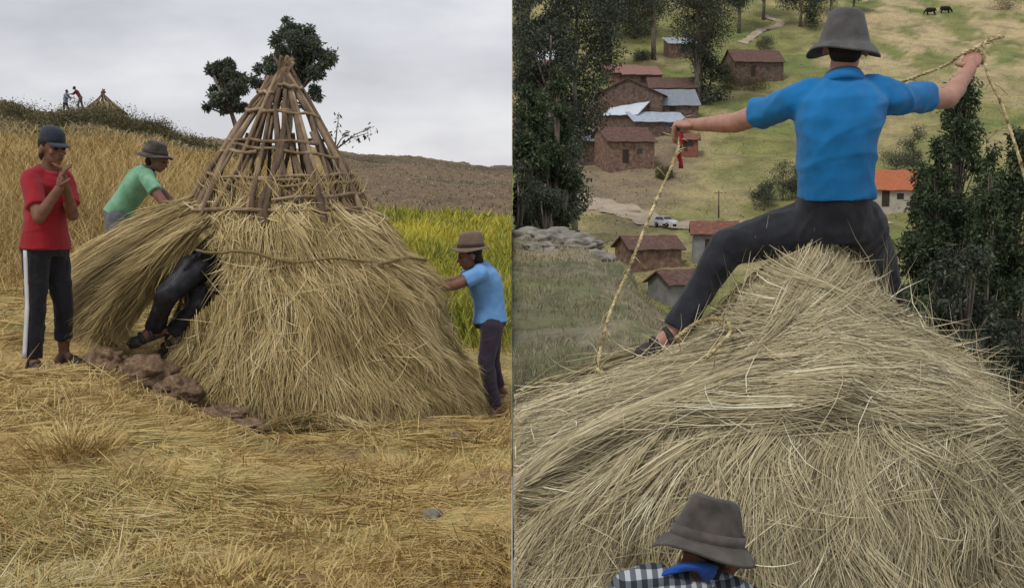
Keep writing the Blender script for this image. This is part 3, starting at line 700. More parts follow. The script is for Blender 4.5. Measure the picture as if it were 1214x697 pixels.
# yellow flowering field
p = sample_ground(26000, zL, -1, 10.8, 22.5, 385, 640, power=0, dens=lambda x, y, u: sst(y, 10.8, 13) * sst(u, 385, 440) * (1 - sst(y + 5 * (fbm(x * .6, y * .6, 84) - .5), 19.5, 23)))
hgt = .20 + .22 * rng.random(len(p))
c = np.clip(.50 + 1.0 * (fbm(p[:, 0] * .45, p[:, 1] * .45, 83) - .5) + .030 * (p[:, 1] - 15) + (rng.random(len(p)) - .5) * .55, 0, 1)
o = grass('flowering_crop', p, hgt, .020 * np.clip(p[:, 1] / 14, .8, 2.5), .05 + .4 * rng.random(len(p)), M['field'], -1, bend=.6, clump=c)
tag(o, 'green crop in yellow flower behind the blue shirt', 'crop')
p = sample_ground(14000, zL, -1, 43, 77, -60, 330, power=0)
o = grass('ridge_scrub', p, .26, .05, .5 + .8 * rng.random(len(p)), M['scrub'], -1, clump=np.clip(1.1 * fbm(p[:, 0] * .25, p[:, 1] * .25, 89) - .1 + (rng.random(len(p)) - .5) * .4, 0, 1))
tag(o, 'low brown green scrub over the ridge at the left', 'scrub')
# sparse dry cover on the brown slope
p = sample_ground(5000, zL, -1, 24, 74, 330, 640, power=0)
o = grass('dry_ground_cover', p, .08, .022 * np.clip(p[:, 1] / 30, 1, 2), .4 + .7 * rng.random(len(p)), M['scrub'], -1, clump=np.clip(.75 * fbm(p[:, 0] * .3, p[:, 1] * .3, 87) + .4 * rng.random(len(p)) + .12, 0, 1))
tag(o, 'sparse dry cover on the brown upper slope', 'ground cover')
# scrubby bank left of the right hand stack
p = sample_ground(9000, zR, 1, 6.5, 27, 600, 850, power=0, dens=lambda x, y, u: .25 + .75 * sst(fbm(x * 1.1, y * 1.1, 91), .40, .56))
c = np.clip(1.1 * fbm(p[:, 0] * .7, p[:, 1] * .7, 93) - .08 + (rng.random(len(p)) - .5) * .5, 0, 1)
o = grass('bank_scrub', p, .07, .008 * np.clip(p[:, 1] / 14, .7, 2), .1 + .6 * rng.random(len(p)), M['scrub'], 1, clump=np.clip(c + .2, 0, 1), bend=.35)
tag(o, 'low dry scrub on the bank beside the stack', 'scrub')
# tufts on the valley meadows
p = sample_ground(6000, zR, 1, 95, 420, 600, 1330, power=0, dens=lambda x, y, u: .2 + .8 * sst(fbm(x * .12, y * .12, 95), .40, .60))
c = np.clip(.9 * fbm(p[:, 0] * .08, p[:, 1] * .08, 97) + (rng.random(len(p)) - .5) * .5, 0, 1)
o = grass('meadow_tufts', p, .38, .13, .5 + .8 * rng.random(len(p)), M['meadow'], 1, K=3, clump=c)
tag(o, 'rough grass tufts over the far meadows', 'meadow grass')

# ------------------------------------------------------------------ clumps on the left slope
def tussock(px, py, d, n, h, mat, label, spread=.12, wid=.006):
    b = P(px, py, d); bz = float(zL(b.x, b.y)); N = n
    pts = np.stack([b.x + rng.normal(0, spread, N), b.y + rng.normal(0, spread, N), np.full(N, bz - .02)], -1)
    az = np.arctan2(pts[:, 1] - b.y, pts[:, 0] - b.x) + rng.normal(0, .5, N)
    o = grass('grass_tussock', pts, h * (.6 + .7 * rng.random(N)), wid, .15 + .7 * rng.random(N), mat, -1, az, bend=1.0, clump=np.clip(rng.normal(.4, .22, N), 0, 1))
    o['kind'] = 'thing'; return tag(o, label, 'tussock', 'grass tussocks on the near slope')
tussock(85, 580, 6.1, 420, .16, M['cut_grass'], 'rusty brown grass tussock standing alone on the near slope below the man in red')
tussock(265, 697, 4.6, 300, .10, M['cut_grass'], 'olive grass tussock at the bottom edge below the hut')
tussock(560, 520, 8.0, 500, .12, M['cut_grass'], 'low grass tussock beside the feet of the man in sky blue', .18)
tussock(480, 560, 7.0, 500, .11, M['cut_grass'], 'low grass tussock in front of the right side of the hut', .16)
def rock(name, c, r, mat, label, cat, seed, flat=.6, group=None, sub=3, amp=.45):
    bm = bmesh.new(); bmesh.ops.create_icosphere(bm, subdivisions=sub, radius=1)
    for v in bm.verts:
        n = mnoise.noise(v.co * 1.3 + Vector((seed, 0, 0))) * amp + mnoise.noise(v.co * 3.1 + Vector((0, seed, 0))) * amp * .5 + mnoise.noise(v.co * 7 + Vector((0, seed, 3))) * amp * .2
        v.co *= 1 + n
        v.co = Vector((v.co.x * r[0], v.co.y * r[1], v.co.z * r[2])) + Vector(c)
    me = bpy.data.meshes.new(name); bm.to_mesh(me); bm.free(); me.polygons.foreach_set('use_smooth', np.ones(len(me.polygons), bool)); me.materials.append(mat)
    return tag(link(bpy.data.objects.new(name, me)), label, cat, group)
def onL(px, py, d): b = P(px, py, d); return Vector((b.x, b.y, float(zL(b.x, b.y))))
for i, (px, py, d, r, lab) in enumerate([(130, 430, 8.0, (.13, .14, .09), 'brown earth clod beside the sandals of the man in red'), (168, 424, 7.98, (.22, .16, .11), 'largest brown earth clod below the crouching figure'), (206, 440, 7.9, (.17, .14, .08), 'crumbling earth clod at the left foot of the hut'), (262, 478, 7.7, (.16, .12, .06), 'flat earth clod in front of the hut thatch'), (290, 492, 7.6, (.13, .1, .05), 'small earth clod nearest the post under the thatch')]):
    b = onL(px, py, d); rock('earth_clod', b + Vector((0, 0, r[2] * .3)), r, M['clod'], lab, 'earth clod', i * 3.7, group='earth clods dug up beside the hut', sub=4, amp=.6)
b = onL(512, 612, 5.9); rock('stone', b + Vector((0, 0, .01)), (.05, .05, .03), M['rock'], 'pale stone half sunk in the cut grass', 'stone', 5.1)
b = onL(540, 517, 7.9); rock('stone', b + Vector((0, 0, .01)), (.06, .06, .025), M['rock'], 'pale stone on the ground near the blue man\'s feet', 'stone', 7.1)
# rocks on the ledge of the bank
for i, (px, py, d, r, lab) in enumerate([
    (622, 280, 23.6, (.75, .5, .22), 'pale ledge rock at the left end under the dark trees'), (655, 279, 23.4, (.6, .5, .2), 'long flat pale ledge rock under the dark trees'), (683, 284, 22.8, (.5, .45, .2), 'pale ledge rock near the right end'),
    (703, 297, 21.0, (.34, .3, .13), 'small grey rock stepping down from the ledge'), (693, 291, 21.6, (.32, .28, .12), 'grey rock tucked below the ledge crest'), (640, 292, 21.0, (.32, .3, .12), 'low rock in the scrub under the ledge')]):
    b = P(px, py, d); z = float(zR(b.x, b.y)); rock('ledge_rock', (b.x, b.y, z + r[2] * .15), r, M['rock'], lab, 'rock', i * 2.3 + .7, group='pale rocks along the bank ledge', sub=4)

# ================================================================== THATCH
class Cone:
    """a thatched cone described by its half outlines; yy is height counted in photo rows at the axis distance"""
    def __init__(self, tab, d, ry, fn, bumpf=None):
        t = np.array(tab, float); self.y = t[:, 0]; self.d = d; self.s = F / d; self.ry = ry; self.fn = fn; self.bumpf = bumpf
        self.c = (t[:, 1] + t[:, 2]) / 2; self.r = (t[:, 2] - t[:, 1]) / 2
    def cx(self, yy): return (np.interp(yy, self.y, self.c) - 607) / self.s
    def rx(self, yy): return np.interp(yy, self.y, self.r) / self.s
    def z(self, yy): return CAMZ - (yy - HZ) / self.s
    def pos(self, th, yy, off=0.0):
        rx = self.rx(yy); sl = .45
        n = np.stack([np.sin(th), -np.cos(th), np.full_like(th, sl)], -1); n = norm(n)
        p = np.stack([self.cx(yy) + rx * np.sin(th), self.d - self.ry * rx * np.cos(th), self.z(yy)], -1)
        o = off + (self.bumpf(th, yy) if self.bumpf else 0)
        return p + n * np.asarray(o)[..., None], n
    def inv(self, px, py):
        px = np.asarray(px, float); py = np.asarray(py, float); yy = py.copy(); th = np.zeros_like(px)
        for _ in range(8):
            dd = self.d - self.ry * self.rx(yy) * np.cos(th)
            yy = .5 * yy + .5 * (HZ + (py - HZ) * dd / self.d)
            X = (px - 607) / F * dd; th = np.arcsin(np.clip((X - self.cx(yy)) / np.maximum(self.rx(yy), .01), -1, 1))
        return th, yy
    def core(self, name, mat, parent, y0, y1, sgn, hole=None, inset=.035, nth=150, ny=90):
        th = np.linspace(-math.pi, math.pi, nth + 1)[:-1]; yy = np.linspace(y0, y1, ny)
        T, Y = np.meshgrid(th, yy); p, _ = self.pos(T, Y, -inset + .05 * (fbm(T * 6, Y * .06, 5) - .5))
        g = self.fn(p[..., 0], np.maximum(p[..., 1], .5)) - .08; p[..., 2] = np.maximum(p[..., 2], g)
        V = p.reshape(-1, 3).copy(); i = np.arange(nth * ny).reshape(ny, nth); j = np.roll(i, -1, 1)
        Q = np.stack([i[:-1], j[:-1], j[1:], i[1:]], -1).reshape(-1, 4)
        if hole is not None:
            tc, yc = T.reshape(-1)[Q].mean(1), Y.reshape(-1)[Q].mean(1)
            tc = np.where(np.abs(T.reshape(-1)[Q].max(1) - T.reshape(-1)[Q].min(1)) > 3, math.pi, tc); Q = Q[~hole(tc, yc)]
        # the stack ends flat against the bank
        V[:, 0] = np.where(V[:, 0] * sgn < .003, .003 * sgn, V[:, 0])
        return fast_mesh(name, V, Q, mat, parent, smooth=True)
    def blades(self, th0, yy0, dth, dyy, L, width, off0, off1, K=6, curl=None, roll=.5, droop=None):
        """blades laid on the surface; (dth, dyy) heading (dth in metres along the girth, dyy in metres downward)"""
        N = len(th0); t = np.linspace(0, 1, K)
        a = np.arctan2(dyy, dth)[:, None] + ((curl if curl is not None else np.zeros(N))[:, None] * t[None, :])
        stp = (L / (K - 1))[:, None]
        th = np.zeros((N, K)); yy = np.zeros((N, K)); th[:, 0] = th0; yy[:, 0] = yy0
        for k in range(1, K):
            r = np.maximum(self.rx(yy[:, k - 1]) * (1 + self.ry) / 2, .09)
            th[:, k] = th[:, k - 1] + np.cos(a[:, k]) * stp[:, 0] / r
            yy[:, k] = yy[:, k - 1] + np.sin(a[:, k]) * stp[:, 0] * self.s * .9
        off = off0[:, None] + (off1 - off0)[:, None] * t[None, :] ** 1.6
        p, n = self.pos(th, yy, off)
        return p, n
def tufts(cone, nt, per, T, Y, spread=.03, dev=.25):
    n = nt * per; i = np.repeat(np.arange(nt), per); r = np.maximum(cone.rx(Y), .15)
    th = T[i] + rng.normal(0, spread, n) / r[i]; yy = Y[i] + rng.normal(0, spread * .8, n) * cone.s
    return th, yy, (rng.normal(0, dev, nt)[i] + rng.normal(0, dev * .35, n)), rng.random(nt)[i] ** 2, rng.normal(0, .15, nt)[i], n, rng.normal(0, .3, nt)[i]
def grounded(p, fn, lift, sgn):
    g = fn(p[..., 0], np.maximum(p[..., 1], .5)) + lift
    if sgn < 0 and lift < .5 and p.ndim == 3: g = g + (.15 * np.exp(-((p[..., 0] + 1.38) / .30) ** 2) * (p[..., 1] < 8.6)) * (.3 + 1.1 * rng.random((p.shape[0], 1)))
    p[..., 2] = np.maximum(p[..., 2], g); return p
def blade_mesh(name, plist, mat, parent, sgn):
    Vs, Qs, Rs = [], [], []; b = 0
    for p, n, W, r, roll in plist:
        s = side_of(p, n, (rng.random(len(p)) - .5) * 2 * roll); V, Q = ribbons(p, W, s); Q = clip_seam(V, Q, sgn)
        Vs.append(V); Qs.append(Q + b); Rs.append(np.repeat(r, p.shape[1] * 2)); b += len(V)
    return fast_mesh(name, np.concatenate(Vs), np.concatenate(Qs), mat, parent, rnd=np.concatenate(Rs))

# ------------------------------------------------------------------ the big grey stack on the right
TAB_R = [(292, 952, 980), (297, 938, 996), (306, 926, 1010), (322, 908, 1022), (345, 886, 1038), (380, 858, 1066), (405, 832, 1098), (425, 785, 1130), (445, 722, 1152), (470, 650, 1174), (500, 588, 1190), (550, 535, 1214), (620, 475, 1240), (700, 430, 1265), (800, 405, 1290), (1060, 385, 1310)]
band_px = np.array([(560, 660), (640, 590), (700, 548), (760, 510), (820, 484), (880, 468), (940, 461), (1000, 460), (1060, 464), (1110, 478), (1160, 512), (1200, 566)], float)
_pre = Cone(TAB_R, 4.5, .75, zR)
_bt, _by = _pre.inv(band_px[:, 0], band_px[:, 1]); _o = np.argsort(_bt)
def band_c(th): return np.interp(th, _bt[_o], _by[_o])
def bump_R(th, yy):
    t = yy - band_c(th); w = np.clip((np.cos(th) + .35) / .8, 0, 1)
    pr = np.where(t < 0, np.exp(-(t / 52) ** 2), np.exp(-(t / 30) ** 4))
    lump = (fbm(th * 3 + 20, yy * .018, 7, 3) - .5)
    lob = .55 + .9 * fbm(th * 6 + 3, yy * .006, 8, 2)
    return w * .085 * pr * lob + lump * .12 * np.clip((yy - 300) / 80, 0, 1)
stack = Cone(TAB_R, 4.5, .75, zR, bump_R)
st = thing('straw_stack', 'pale grey straw thatched hut top with a sideways wrapped layer, a rider astride its peak', 'thatched hut', (1.17, 4.5, H0))
stack.core('packed_straw', M['hay_core'], st, 289, 1040, 1)
pl = []
def rr(n, lo, hi): return lo + (hi - lo) * rng.random(n)
def tone(th, yy, base, sp, sd=11): return np.clip(base + 1.5 * (fbm(th * 7, yy * .02, sd, 3) - .5) * .55 + rng.normal(0, sp, len(th)), 0, 1)
# under layer everywhere
n = 26000; th = rr(n, -2.0, 2.0); yy = 330 + 420 * rng.random(n) ** .8
p, nn = stack.blades(th, yy, rng.normal(0, .34, n) + .25 * th, np.ones(n), rr(n, .2, .5), 0, rr(n, -.02, .02), rr(n, .0, .035), curl=rng.normal(0, .3, n))
pl.append((p, nn, rr(n, .0018, .0037), tone(th, yy, .36, .20), .5))
# back of the stack
n = 5000; th = rr(n, 1.6, 4.7); yy = rr(n, 300, 900)
p, nn = stack.blades(th, yy, rng.normal(0, .25, n), np.ones(n), rr(n, .3, .6), 0, rr(n, -.01, .02), rr(n, .0, .05)); pl.append((p, nn, rr(n, .005, .009), tone(th, yy, .45, .2), .5))
# low skirt
n = 6000; th = rr(n, -1.9, 1.9); yy = rr(n, 640, 980)
p, nn = stack.blades(th, yy, rng.normal(0, .4, n), np.ones(n), rr(n, .3, .6), 0, rr(n, -.01, .02), rr(n, .0, .07)); pl.append((p, nn, rr(n, .003, .005), tone(th, yy, .45, .2), .5))
# lower face, strands hanging out from under the band
n = 9000; th = rr(n, -1.6, 1.6); yy = band_c(th) + 16 + rr(n, 0, 70) * rng.random(n) + rr(n, 0, 170) * (rng.random(n) < .6)
p, nn = stack.blades(th, yy, .35 * th + rng.normal(0, .24, n) + 1.1 * (fbm(th * 5, yy * .02, 23, 3) - .5), np.ones(n), rr(n, .18, .5), 0, rr(n, -.01, .02), rr(n, .0, .04), curl=rng.normal(0, .35, n))
pl.append((p, nn, rr(n, .0018, .0035), tone(th, yy, .44, .22, 13), .5))
nt = 800; T0 = rr(nt, -1.6, 1.6); th, yy, dv, ob, tn, n, cu = tufts(stack, nt, 22, T0, band_c(T0) + 14 + rr(nt, 0, 60) + rr(nt, 0, 190) * (rng.random(nt) < .6), .022, .30)
p, nn = stack.blades(th, yy, .35 * th + dv, np.ones(n), rr(n, .14, .42), 0, .045 * ob, .01 + .07 * ob + rr(n, 0, .02), curl=cu + rng.normal(0, .15, n))
pl.append((p, nn, rr(n, .0018, .0035), np.clip(.50 + tn + rng.normal(0, .17, n), 0, 1), .5))
# peak, strands running straight down from under the rider
n = 8500; th = rng.uniform(-math.pi, math.pi, n); yy = rr(n, 292, 395)
p, nn = stack.blades(th, yy, rng.normal(0, .11, n), np.ones(n), rr(n, .15, .42), 0, rr(n, -.01, .015), rr(n, .0, .022), curl=rng.normal(0, .2, n)); pl.append((p, nn, rr(n, .0024, .0044), tone(th, yy, .56, .18, 17), .5))
# the sideways layer
n = 16000; th = rr(n, -1.75, 1.75); t_ = rng.normal(-22, 30, n); t_ = np.clip(t_, -85, 30); yy = band_c(th) + t_
sl = (band_c(th + .05) - band_c(th - .05)) / (.1 * np.maximum(stack.rx(yy), .1) * .87) / stack.s
sg = np.where(rng.random(n) < .5, 1, -1)
p, nn = stack.blades(th, yy, sg * np.ones(n), sg * (sl + rng.normal(0, .13, n)), rr(n, .2, .62), 0, rr(n, .0, .05), rr(n, .0, .05), curl=rng.normal(0, .15, n), K=7)
pl.append((p, nn, rr(n, .0018, .0037), np.clip(tone(th * 2, (yy - band_c(th)) * 2, .46, .2, 19) + np.clip(-t_ / 220, -.12, .1), 0, 1), .5))
nt = 820; T0 = rr(nt, -1.7, 1.7); t0_ = np.clip(rng.normal(-26, 30, nt), -90, 22); th, yy, dv, ob, tn, n, cu = tufts(stack, nt, 20, T0, band_c(T0) + t0_, .02, .20)
sl = (band_c(th + .05) - band_c(th - .05)) / (.1 * np.maximum(stack.rx(yy), .1) * .87) / stack.s; sg = np.where(np.repeat(rng.random(nt) < .62, 20), 1, -1)
p, nn = stack.blades(th, yy, sg * np.ones(n), sg * sl + np.abs(dv) * .9 + dv * .5, rr(n, .2, .55), 0, .05 * ob, .01 + .06 * ob + rr(n, 0, .02), curl=sg * np.abs(cu) * .7 + rng.normal(0, .1, n), K=7)
pl.append((p, nn, rr(n, .0018, .0037), np.clip(.52 + tn + rng.normal(0, .17, n), 0, 1), .5))
# stray crossing stalks, paler
n = 1100; th = rr(n, -1.8, 1.8); yy = rr(n, 400, 760)
p, nn = stack.blades(th, yy, rng.normal(0, 1.0, n), rng.normal(.5, .6, n), rr(n, .12, .45), 0, rr(n, .015, .05), rr(n, .02, .08), curl=rng.normal(0, .6, n)); pl.append((p, nn, rr(n, .0022, .0036), np.clip(rng.normal(.76, .14, n), 0, 1), .8))
# wisps standing off the outline and the peak
n = 620; th = np.where(rng.random(n) < .6, rr(n, .9, 2.0), rr(n, -2.0, -.9)); yy = rr(n, 360, 560)
p, nn = stack.blades(th, yy, rng.normal(0, .8, n), rng.normal(-.1, .8, n), rr(n, .12, .38), 0, rr(n, .0, .02), rr(n, .04, .22), curl=rng.normal(0, .5, n)); pl.append((p, nn, rr(n, .0022, .004), np.clip(rng.normal(.75, .15, n), 0, 1), .8))
n = 110; th = rr(n, -2.2, 2.2); yy = rr(n, 300, 360)
p, nn = stack.blades(th, yy, rng.normal(0, 1., n), rng.normal(-.2, .7, n), rr(n, .08, .24), 0, rr(n, .0, .02), rr(n, .03, .12), curl=rng.normal(0, .6, n)); pl.append((p, nn, rr(n, .0022, .0036), np.clip(rng.normal(.75, .15, n), 0, 1), .8))
th_o = blade_mesh('thatch', pl, M['hay_grey'], st, 1)

# ------------------------------------------------------------------ the pole hut on the left
TAB_L = [(236, 246, 420), (243, 240, 427), (260, 234, 439), (285, 228, 457), (310, 224, 477), (350, 218, 503), (400, 208, 529), (450, 198, 549), (500, 190, 565), (560, 182, 588)]
def lump_L(th, yy): return (fbm(th * 3.2 + 9, yy * .022, 27, 3) - .5) * .17 - .035 * np.exp(-((yy - 306) / 10) ** 2) + .05 * np.exp(-((yy - 345) / 28) ** 2) + .04 * np.exp(-((yy - 268) / 22) ** 2)
hutc = Cone(TAB_L, 9.0, .95, zL, lump_L)
_ht, _hy = hutc.inv(np.array([222.0]), np.array([338.0]))
HT, HY = float(_ht[0]), float(_hy[0])
hpoly = [(140, 406), (150, 372), (170, 342), (188, 310), (212, 286), (254, 280), (282, 293), (276, 334), (250, 366), (220, 390), (200, 410)]
ht_, hy_ = hutc.inv(np.array([q[0] for q in hpoly], float), np.array([q[1] for q in hpoly], float))
def in_hole(th, yy, grow=1.0):
    """inside the opening left of the thatch"""
    th = np.asarray(th); yy = np.asarray(yy)
    c = np.zeros(th.shape, bool); X = (ht_ - ht_.mean()) * grow + ht_.mean(); Y = (hy_ - hy_.mean()) * grow + hy_.mean(); X = np.where(X < -1.3, -2.1, X); j = len(X) - 1
    for i in range(len(X)):
        cond = ((Y[i] > yy) != (Y[j] > yy)) & (th < (X[j] - X[i]) * (yy - Y[i]) / (Y[j] - Y[i] + 1e-9) + X[i]); c ^= cond; j = i
    return c
APX = P(337, 84, 9.0)
base_c = Vector((float(hutc.cx(np.array(480.))), 9.0, float(zL(-1.43, 9.0))))
hut = thing('pole_hut', 'unfinished cone shaped hut of bare poles with golden straw thatch on its lower half', 'hut', base_c)
hutc.core('packed_straw', M['hay_gold_core'], hut, 243, 540, -1, hole=lambda t, y: in_hole(t, y, 1.0) | ((np.abs(t + .03) < .30) & (y > 447)), inset=.05)
pl = []
n = 24000; th = rng.uniform(-math.pi, math.pi, n); k = rng.random(n) < .78; th = np.where(k, rng.uniform(-1.75, 1.75, n), th); yy = 238 + 230 * rng.random(n) ** .9
keep = ~in_hole(th, yy, 1.05); th, yy = th[keep], yy[keep]; n = len(th)
L = rr(n, .3, .75); mid = yy + L * .4 * hutc.s; k2 = ~in_hole(th, mid, 1.0) & ~in_hole(th, yy + L * .8 * hutc.s, .9); th, yy, L = th[k2], yy[k2], L[k2]; n = len(th)
p, nn = hutc.blades(th, yy, rng.normal(0, .11, n) + .12 * np.sin(th), np.ones(n), L, 0, rr(n, -.03, .03), rr(n, .0, .07) + .05 * (rng.random(n) < .1), curl=rng.normal(0, .18, n))
p = grounded(p, zL, .0 + .0, -1)
pl.append((p, nn, rr(n, .0032, .0062), np.clip(.50 + 1.3 * (fbm(th * 12, yy * .012, 31, 3) - .5) + rng.normal(0, .17, n), 0, 1), .5))
nt = 1100; T0 = rr(nt, -1.85, 1.85); th, yy, dv, ob, tn, n, cu = tufts(hutc, nt, 20, T0, rr(nt, 240, 440), .028, .17)
L = rr(n, .2, .55); k2 = ~in_hole(th, yy, 1.1) & ~in_hole(th, yy + L * .45 * hutc.s, 1.05) & ~in_hole(th, yy + L * .85 * hutc.s, .95); th, yy, dv, ob, tn, L, cu = th[k2], yy[k2], dv[k2], ob[k2], tn[k2], L[k2], cu[k2]; n = len(th)
p, nn = hutc.blades(th, yy, dv + .12 * np.sin(th), np.ones(n), L, 0, .03 * ob, .01 + .13 * ob + rr(n, 0, .03), curl=cu * .6 + rng.normal(0, .12, n)); p = grounded(p, zL, .0, -1)
pl.append((p, nn, rr(n, .0032, .0062), np.clip(.52 + tn + rng.normal(0, .16, n), 0, 1), .5))
# top fringe tucked between the poles
n = 2600; th = rng.uniform(-math.pi, math.pi, n); yy = rr(n, 238, 262)
p, nn = hutc.blades(th, yy, rng.normal(0, .5, n), np.where(rng.random(n) < .35, -1., 1.), rr(n, .1, .4), 0, rr(n, -.05, .03), rr(n, .0, .08), curl=rng.normal(0, .5, n)); pl.append((p, nn, rr(n, .004, .008), np.clip(rng.normal(.6, .18, n), 0, 1), .6))
# bottom fringe
n = 5200; th = rr(n, -1.8, 1.8); yy = rr(n, 410, 455) - 8 * np.cos(th)
k = ~in_hole(th, yy, 1.1); th, yy = th[k], yy[k]; n = len(th)
p, nn = hutc.blades(th, yy, rng.normal(0, .16, n), np.ones(n), rr(n, .15, .42), 0, rr(n, -.04, .04), rr(n, .02, .12), curl=rng.normal(0, .2, n)); p = grounded(p, zL, .01, -1); pl.append((p, nn, rr(n, .0032, .0065), np.clip(rng.normal(.42, .2, n), 0, 1), .5))
# ragged lip round the opening
n = 900; i = rng.integers(0, 7, n); f_ = rng.random(n); th = ht_[i] * (1 - f_) + ht_[i + 1] * f_; yy = hy_[i] * (1 - f_) + hy_[i + 1] * f_ - 8
p, nn = hutc.blades(th, yy, rng.normal(.1, .5, n), np.ones(n), rr(n, .08, .24), 0, rr(n, .0, .05), rr(n, .0, .09), curl=rng.normal(0, .4, n)); pl.append((p, nn, rr(n, .004, .008), np.clip(rng.normal(.6, .2, n), 0, 1), .6))
# loose stalks
n = 600; th = rr(n, -1.9, 1.9); yy = rr(n, 240, 430); k = ~in_hole(th, yy, 1.2); th, yy = th[k], yy[k]; n = len(th)
p, nn = hutc.blades(th, yy, rng.normal(0, .7, n), rng.normal(.6, .5, n), rr(n, .15, .5), 0, rr(n, .03, .06), rr(n, .04, .16), curl=rng.normal(0, .4, n)); p = grounded(p, zL, .01, -1); pl.append((p, nn, rr(n, .004, .007), np.clip(rng.normal(.85, .1, n), 0, 1), .8))
blade_mesh('thatch', pl, M['hay_gold'], hut, -1)
# poles
prng = random.Random(5)
def frame_pt(ang, py, extra=0.0):
    """point on the pole frame at a height given in photo rows; ang 0 faces the camera"""
    s = hutc.s; ax = lerp(338, 331, min(max((py - 84) / 170, 0), 1)); ax = ax if py < 254 else lerp(331, 385, min((py - 254) / 230, 1))
    hw = 8 + (py - 84) * .60 if py < 254 else lerp(107, 160, min((py - 254) / 230, 1))
    return Vector(((ax - 607) / s + (hw / s + extra) * math.sin(ang), 9.0 - (hw / s * .95 + extra) * math.cos(ang), CAMZ - (py - HZ) / s))
NP = 58
for i in range(NP):
    a = 2 * math.pi * (i + prng.uniform(-.32, .32)) / NP
    top = prng.choice([74, 80, 84, 92, 108, 125, 140, 158, 176]) if i % 3 else prng.uniform(66, 84)
    r0 = prng.uniform(.011, .027); path = []; rad = []
    a2 = a + prng.uniform(-.42, .42)
    for k in range(9):
        py = lerp(top, 500, k / 8) if k else top
        aa = lerp(a2 + math.pi * (1 if py < 84 else 0), a, min(max((py - 84) / 150, 0), 1))
        q = frame_pt(aa, max(py, 86) if py < 84 else py)
        if py < 84: q = P(337, 84, 9.0) + (P(337, 84, 9.0) - frame_pt(a, 130)) * ((84 - py) / 46.0); 
        g = float(zL(q.x, q.y)); 
        if q.z < g - .05: q.z = g - .05
        q += Vector((prng.uniform(-1, 1), prng.uniform(-1, 1), 0)) * .016 + Vector((math.sin(k * 1.1 + i), math.cos(k * .9 + i), 0)) * .022
        path.append(q); rad.append(lerp(r0 * .75, r0 * 1.35, k / 8) * prng.uniform(.88, 1.12))
    mb = MB(); mb.tube(path, rad, 9)
    mb.build('pole', M['pole'] if prng.random() < .55 else M['pole_dark'], hut)
for i, (a0, a1, y0, y1) in enumerate([(-1.9, .5, 131, 135), (-.4, 2.2, 134, 141), (-1.7, .9, 165, 171), (-.8, 1.3, 172, 188), (-2.0, -.2, 176, 182), (-1.75, .45, 203, 214), (-.2, 2.0, 210, 205), (.2, 1.7, 219, 214), (.1, 2.2, 233, 226), (-2.0, 1.9, 245, 246), (1.9, 4.4, 215, 213), (1.9, 4.3, 165, 168), (-1.3, -.1, 110, 114), (.0, 1.5, 103, 108)]):
    path = [frame_pt(lerp(a0, a1, k / 10), lerp(y0, y1, k / 10) + 1.3 * math.sin(k * 1.9 + i), .022) for k in range(11)]
    mb = MB(); mb.tube(path, [prng.uniform(.009, .016) for _ in path], 7); mb.build('hoop', M['pole'], hut)
# post under the front of the thatch
b = onL(352, 505, 7.93); mb = MB(); mb.tube([b - Vector((0, 0, .08)), b + Vector((.0, .02, .12)), b + Vector((-.01, .12, .40))], [.052, .046, .04], 10); mb.build('post', M['pole'], hut)
# rope round the thatch
rth = np.linspace(-1.35, 1.75, 60); ryy = np.interp(rth, [-1.35, -.6, 0, .7, 1.75], [300, 296, 300, 307, 318]) + 2.5 * np.sin(rth * 9)
rp, _ = hutc.pos(rth, ryy, .115); mb = MB(); mb.tube([Vector(q) for q in rp], .012, 6); mb.build('rope', M['rope_old'], hut)

